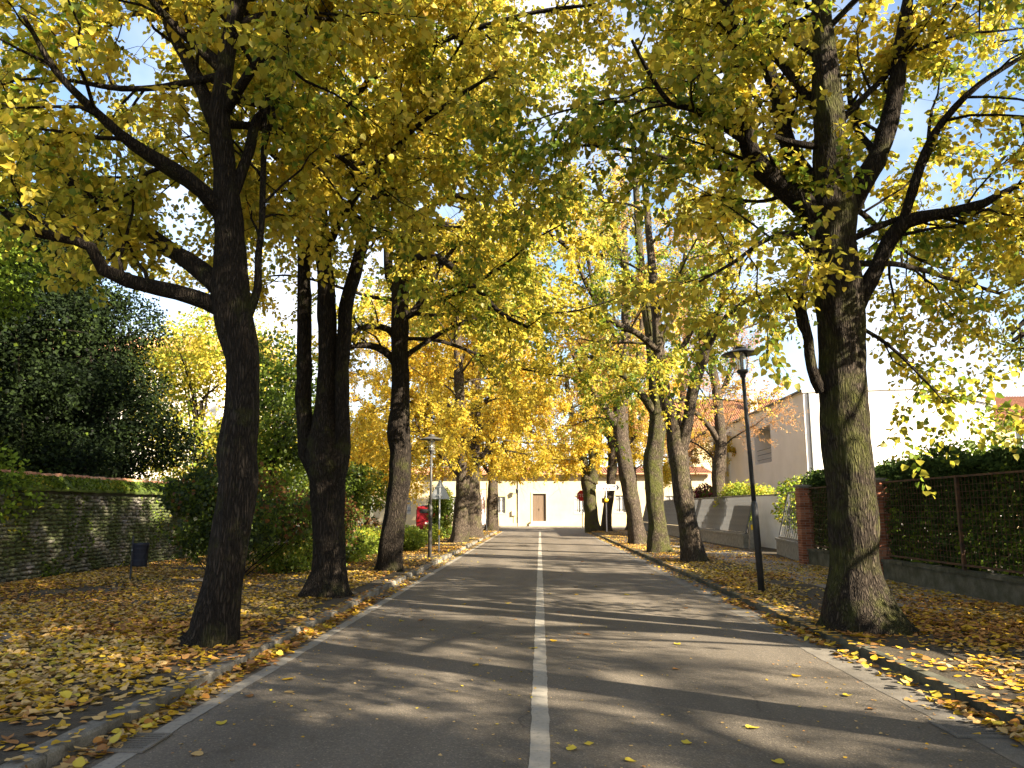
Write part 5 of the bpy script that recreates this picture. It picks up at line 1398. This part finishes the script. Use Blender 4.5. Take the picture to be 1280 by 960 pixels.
MB().add([(-0.08, -0.08, 7.602), (6.0, -0.08, 7.77), (9.7, -0.08, 6.92), (-0.08, 22.1, 7.602), (6.0, 22.1, 7.77), (9.7, 22.1, 6.92),
          (-0.08, -0.08, 7.78), (6.0, -0.08, 7.95), (9.7, -0.08, 7.10), (-0.08, 22.1, 7.78), (6.0, 22.1, 7.95), (9.7, 22.1, 7.10)],
         [(0, 3, 4, 1), (1, 4, 5, 2), (6, 7, 10, 9), (7, 8, 11, 10), (0, 1, 7, 6), (1, 2, 8, 7), (3, 9, 10, 4), (4, 10, 11, 5), (0, 6, 9, 3), (2, 5, 11, 8)]).build('roof', M['house_white'], w)
# loggia recess with railing
MB().box(1.5, 1.6, 5.6, 9.9, 4.2, 6.8).box(0.402, 1.498, 5.7, 5.98, 4.2, 6.8).box(0.402, 1.498, 9.52, 9.8, 4.2, 6.8).box(0.402, 1.498, 5.985, 9.515, 4.25, 4.38).box(0.402, 1.498, 5.985, 9.515, 6.62, 6.75).build('loggia', M['house_white'], w)
rl = MB()
for zz in (4.65, 4.95, 5.25): rl.box(0.14, 0.18, 6.02, 9.48, zz, zz + 0.03)
rl.build('railing', M['steel_grey'], w)
window(w, SIDE @ T((8.0, 1.44, 4.4)), 1.6, 2.05, frame='steel_grey', sill=False)
# two-storey bay with white canopy, roller blind and dark slot window
MB().box(0.9, 1.0, 15.6, 20.8, 0.2, 7.0).box(0.402, 0.898, 15.5, 15.78, 0.2, 7.0).box(0.402, 0.898, 20.22, 20.5, 0.2, 7.0).build('bay_recess', M['house_white'], w)
MB().box(-0.9, 0.39, 15.2, 20.5, 6.78, 7.05).build('canopy', M['frame_white'], w)
o = MB().box(0.84, 0.898, 16.2, 20.0, 3.4, 6.3).build('roller_blind', M['roller'], w)
sl = MB().box(0.825, 0.839, 16.22, 19.98, -0.03, 0.03).mesh('slat', M['roller'])
for k in range(22): place('slat', sl, o, (0, 0, 3.5 + k * 0.125))
MB().tube([(-0.12, -0.05, 7.70), (-0.12, 22.05, 7.70)], 0.07, 8).build('gutter', M['steel_grey'], w)
MB().tube([(0.25, -0.07, 0.0), (0.25, -0.07, 7.6)], 0.05, 8).build('downpipe', M['steel_grey'], w)
window(w, SIDE @ T((21.15, 0.15, 3.91)), 0.68, 1.68)
MB().tube([(-0.06, 20.6, 0), (-0.06, 20.6, 7.55)], 0.06, 8).build('downpipe', M['rust_iron'], w)

b2 = thing('tiled_house', 'house with a broad terracotta tiled roof and small chimney behind the white building', 'house', (22.0, 76.0, 0))
wall_with_holes('wall', -7, 11, -0.1, 9.2, [(-5, -3.8, 5.6, 7.4), (-1, 0.2, 5.6, 7.4), (4, 5.2, 5.6, 7.4)], 0.35, M['cream_plaster'], b2, I4)
MB().box(-7, -6.65, 0.352, 12, -0.1, 9.2).box(10.65, 11, 0.352, 12, -0.1, 9.2).box(-6.648, 10.648, 11.65, 12, -0.1, 9.2).build('wall', M['cream_plaster'], b2)
for x in (-4.4, -0.4, 4.6): window(b2, T((x, 0.12, 5.6)), 1.19, 1.79, shutters='shutter_green')
rf = tiled_roof(b2, -7.8, 11.8, -0.8, 12.8, 9.25, 13.2)
MB().box(-0.4, 0.4, 3.0, 3.8, 10.8, 13.4).box(-0.5, 0.5, 2.9, 3.9, 13.402, 13.55).build('chimney', M['house_white'], rf)

b3 = thing('ochre_house', 'distant ochre house with brown tiled roof and green shutters beyond the hedge', 'house', (38.0, 60.0, 0))
wall_with_holes('wall', -8, 8, -0.1, 8.4, [(-1.6, -0.6, 6.0, 7.6), (2.4, 3.4, 6.0, 7.6), (-5.4, -4.4, 6.0, 7.6)], 0.35, M['ochre_plaster'], b3, I4)
MB().box(-8, -7.65, 0.352, 10, -0.1, 8.4).box(7.65, 8, 0.352, 10, -0.1, 8.4).box(-7.648, 7.648, 9.65, 10, -0.1, 8.4).build('wall', M['ochre_plaster'], b3)
for x in (-1.1, 2.9, -4.9): window(b3, T((x, 0.12, 6.0)), 0.99, 1.59, shutters='shutter_green')
tiled_roof(b3, -8.7, 8.7, -0.8, 10.8, 8.45, 10.9)

# pale villa behind the evergreens
v1 = thing('pale_villa', 'pale sunlit villa with tiled roof half hidden by the dark evergreens', 'house', (-25.5, 43.0, 0))
wins = [(x, z) for x in (-6.5, -3.0, 0.5, 4.0) for z in (1.6, 4.8, 7.9)]
wall_with_holes('wall', -9, 7, -0.1, 10.6, [(x - 0.55, x + 0.55, z, z + 1.7) for x, z in wins], 0.35, M['house_white'], v1, I4)
MB().box(-9, -8.65, 0.352, 10, -0.1, 10.6).box(6.65, 7, 0.352, 10, -0.1, 10.6).box(-8.648, 6.648, 9.65, 10, -0.1, 10.6).build('wall', M['house_white'], v1)
for x, z in wins: window(v1, T((x, 0.12, z)), 1.09, 1.69, shutters='shutter_green')
tiled_roof(v1, -9.8, 7.8, -0.8, 10.8, 10.65, 12.6)

# ------------------------------------------------------------------ red car parked beyond the shrubs
c = thing('parked_car', 'small red van seen from behind, half hidden by the low shrubs', 'car', (-7.0, 49.0, VZ))


def loft(mb, secs):
    """secs: (y, outline of (x, z)) with equal counts"""
    n = len(secs[0][1]); vs = [(x, y, z) for y, o in secs for x, z in o]
    fs = [(i * n + k, i * n + (k + 1) % n, (i + 1) * n + (k + 1) % n, (i + 1) * n + k) for i in range(len(secs) - 1) for k in range(n)]
    fs += [tuple(reversed(range(n))), tuple((len(secs) - 1) * n + k for k in range(n))]
    mb.add(vs, fs)
    return mb


def car_sec(w, zb, zt):
    return [(-w, zb + 0.08), (-w + 0.08, zb), (w - 0.08, zb), (w, zb + 0.08), (w, zt - 0.22), (w - 0.06, zt - 0.03), (w - 0.14, zt), (-w + 0.14, zt), (-w + 0.06, zt - 0.03), (-w, zt - 0.22)]


loft(MB(), [(0.0, car_sec(0.76, 0.36, 1.62)), (0.06, car_sec(0.84, 0.28, 1.70)), (1.0, car_sec(0.87, 0.24, 1.76)), (2.4, car_sec(0.87, 0.24, 1.74)), (3.1, car_sec(0.86, 0.24, 1.12)), (3.8, car_sec(0.82, 0.26, 0.92)), (4.0, car_sec(0.70, 0.32, 0.74))]).build('body', M['car_red'], c)
MB().box(-0.58, 0.58, -0.012, 0.02, 1.28, 1.54).build('rear_window', M['glass_dark'], c)
MB().box(-0.70, 0.70, 0.1, 2.3, 1.765, 1.80).build('roof_panel', M['galvanised'], c)
for s in (-1, 1):
    MB().box(s * 0.872 - 0.006, s * 0.872 + 0.006, 0.4, 2.3, 1.14, 1.46).build('side_window', M['glass_dark'], c)
for s in (-1, 1):
    for yy in (0.7, 3.2):
        wh = MB().lathe([(0.20, -0.09), (0.29, -0.09), (0.31, -0.05), (0.31, 0.05), (0.29, 0.09), (0.20, 0.09)], 20, (s * 0.76, yy, 0.31), axis='x').build('wheel', M['tyre'], c)
        MB().lathe([(0.02, -0.10), (0.19, -0.092), (0.19, 0.092), (0.02, 0.10)], 14, (s * 0.765, yy, 0.31), axis='x').build('rim', M['galvanised'], wh)
    MB().box(s * 0.70 - 0.08, s * 0.70 + 0.08, -0.03, 0.05, 0.72, 0.93).build('tail_light', M['tail_red'], c)
MB().box(-0.26, 0.26, -0.02, 0.0, 0.60, 0.71).build('number_plate', M['sign_white'], c)
MB().box(-0.80, 0.80, -0.06, 0.02, 0.36, 0.52).build('bumper', M['car_red'], c)
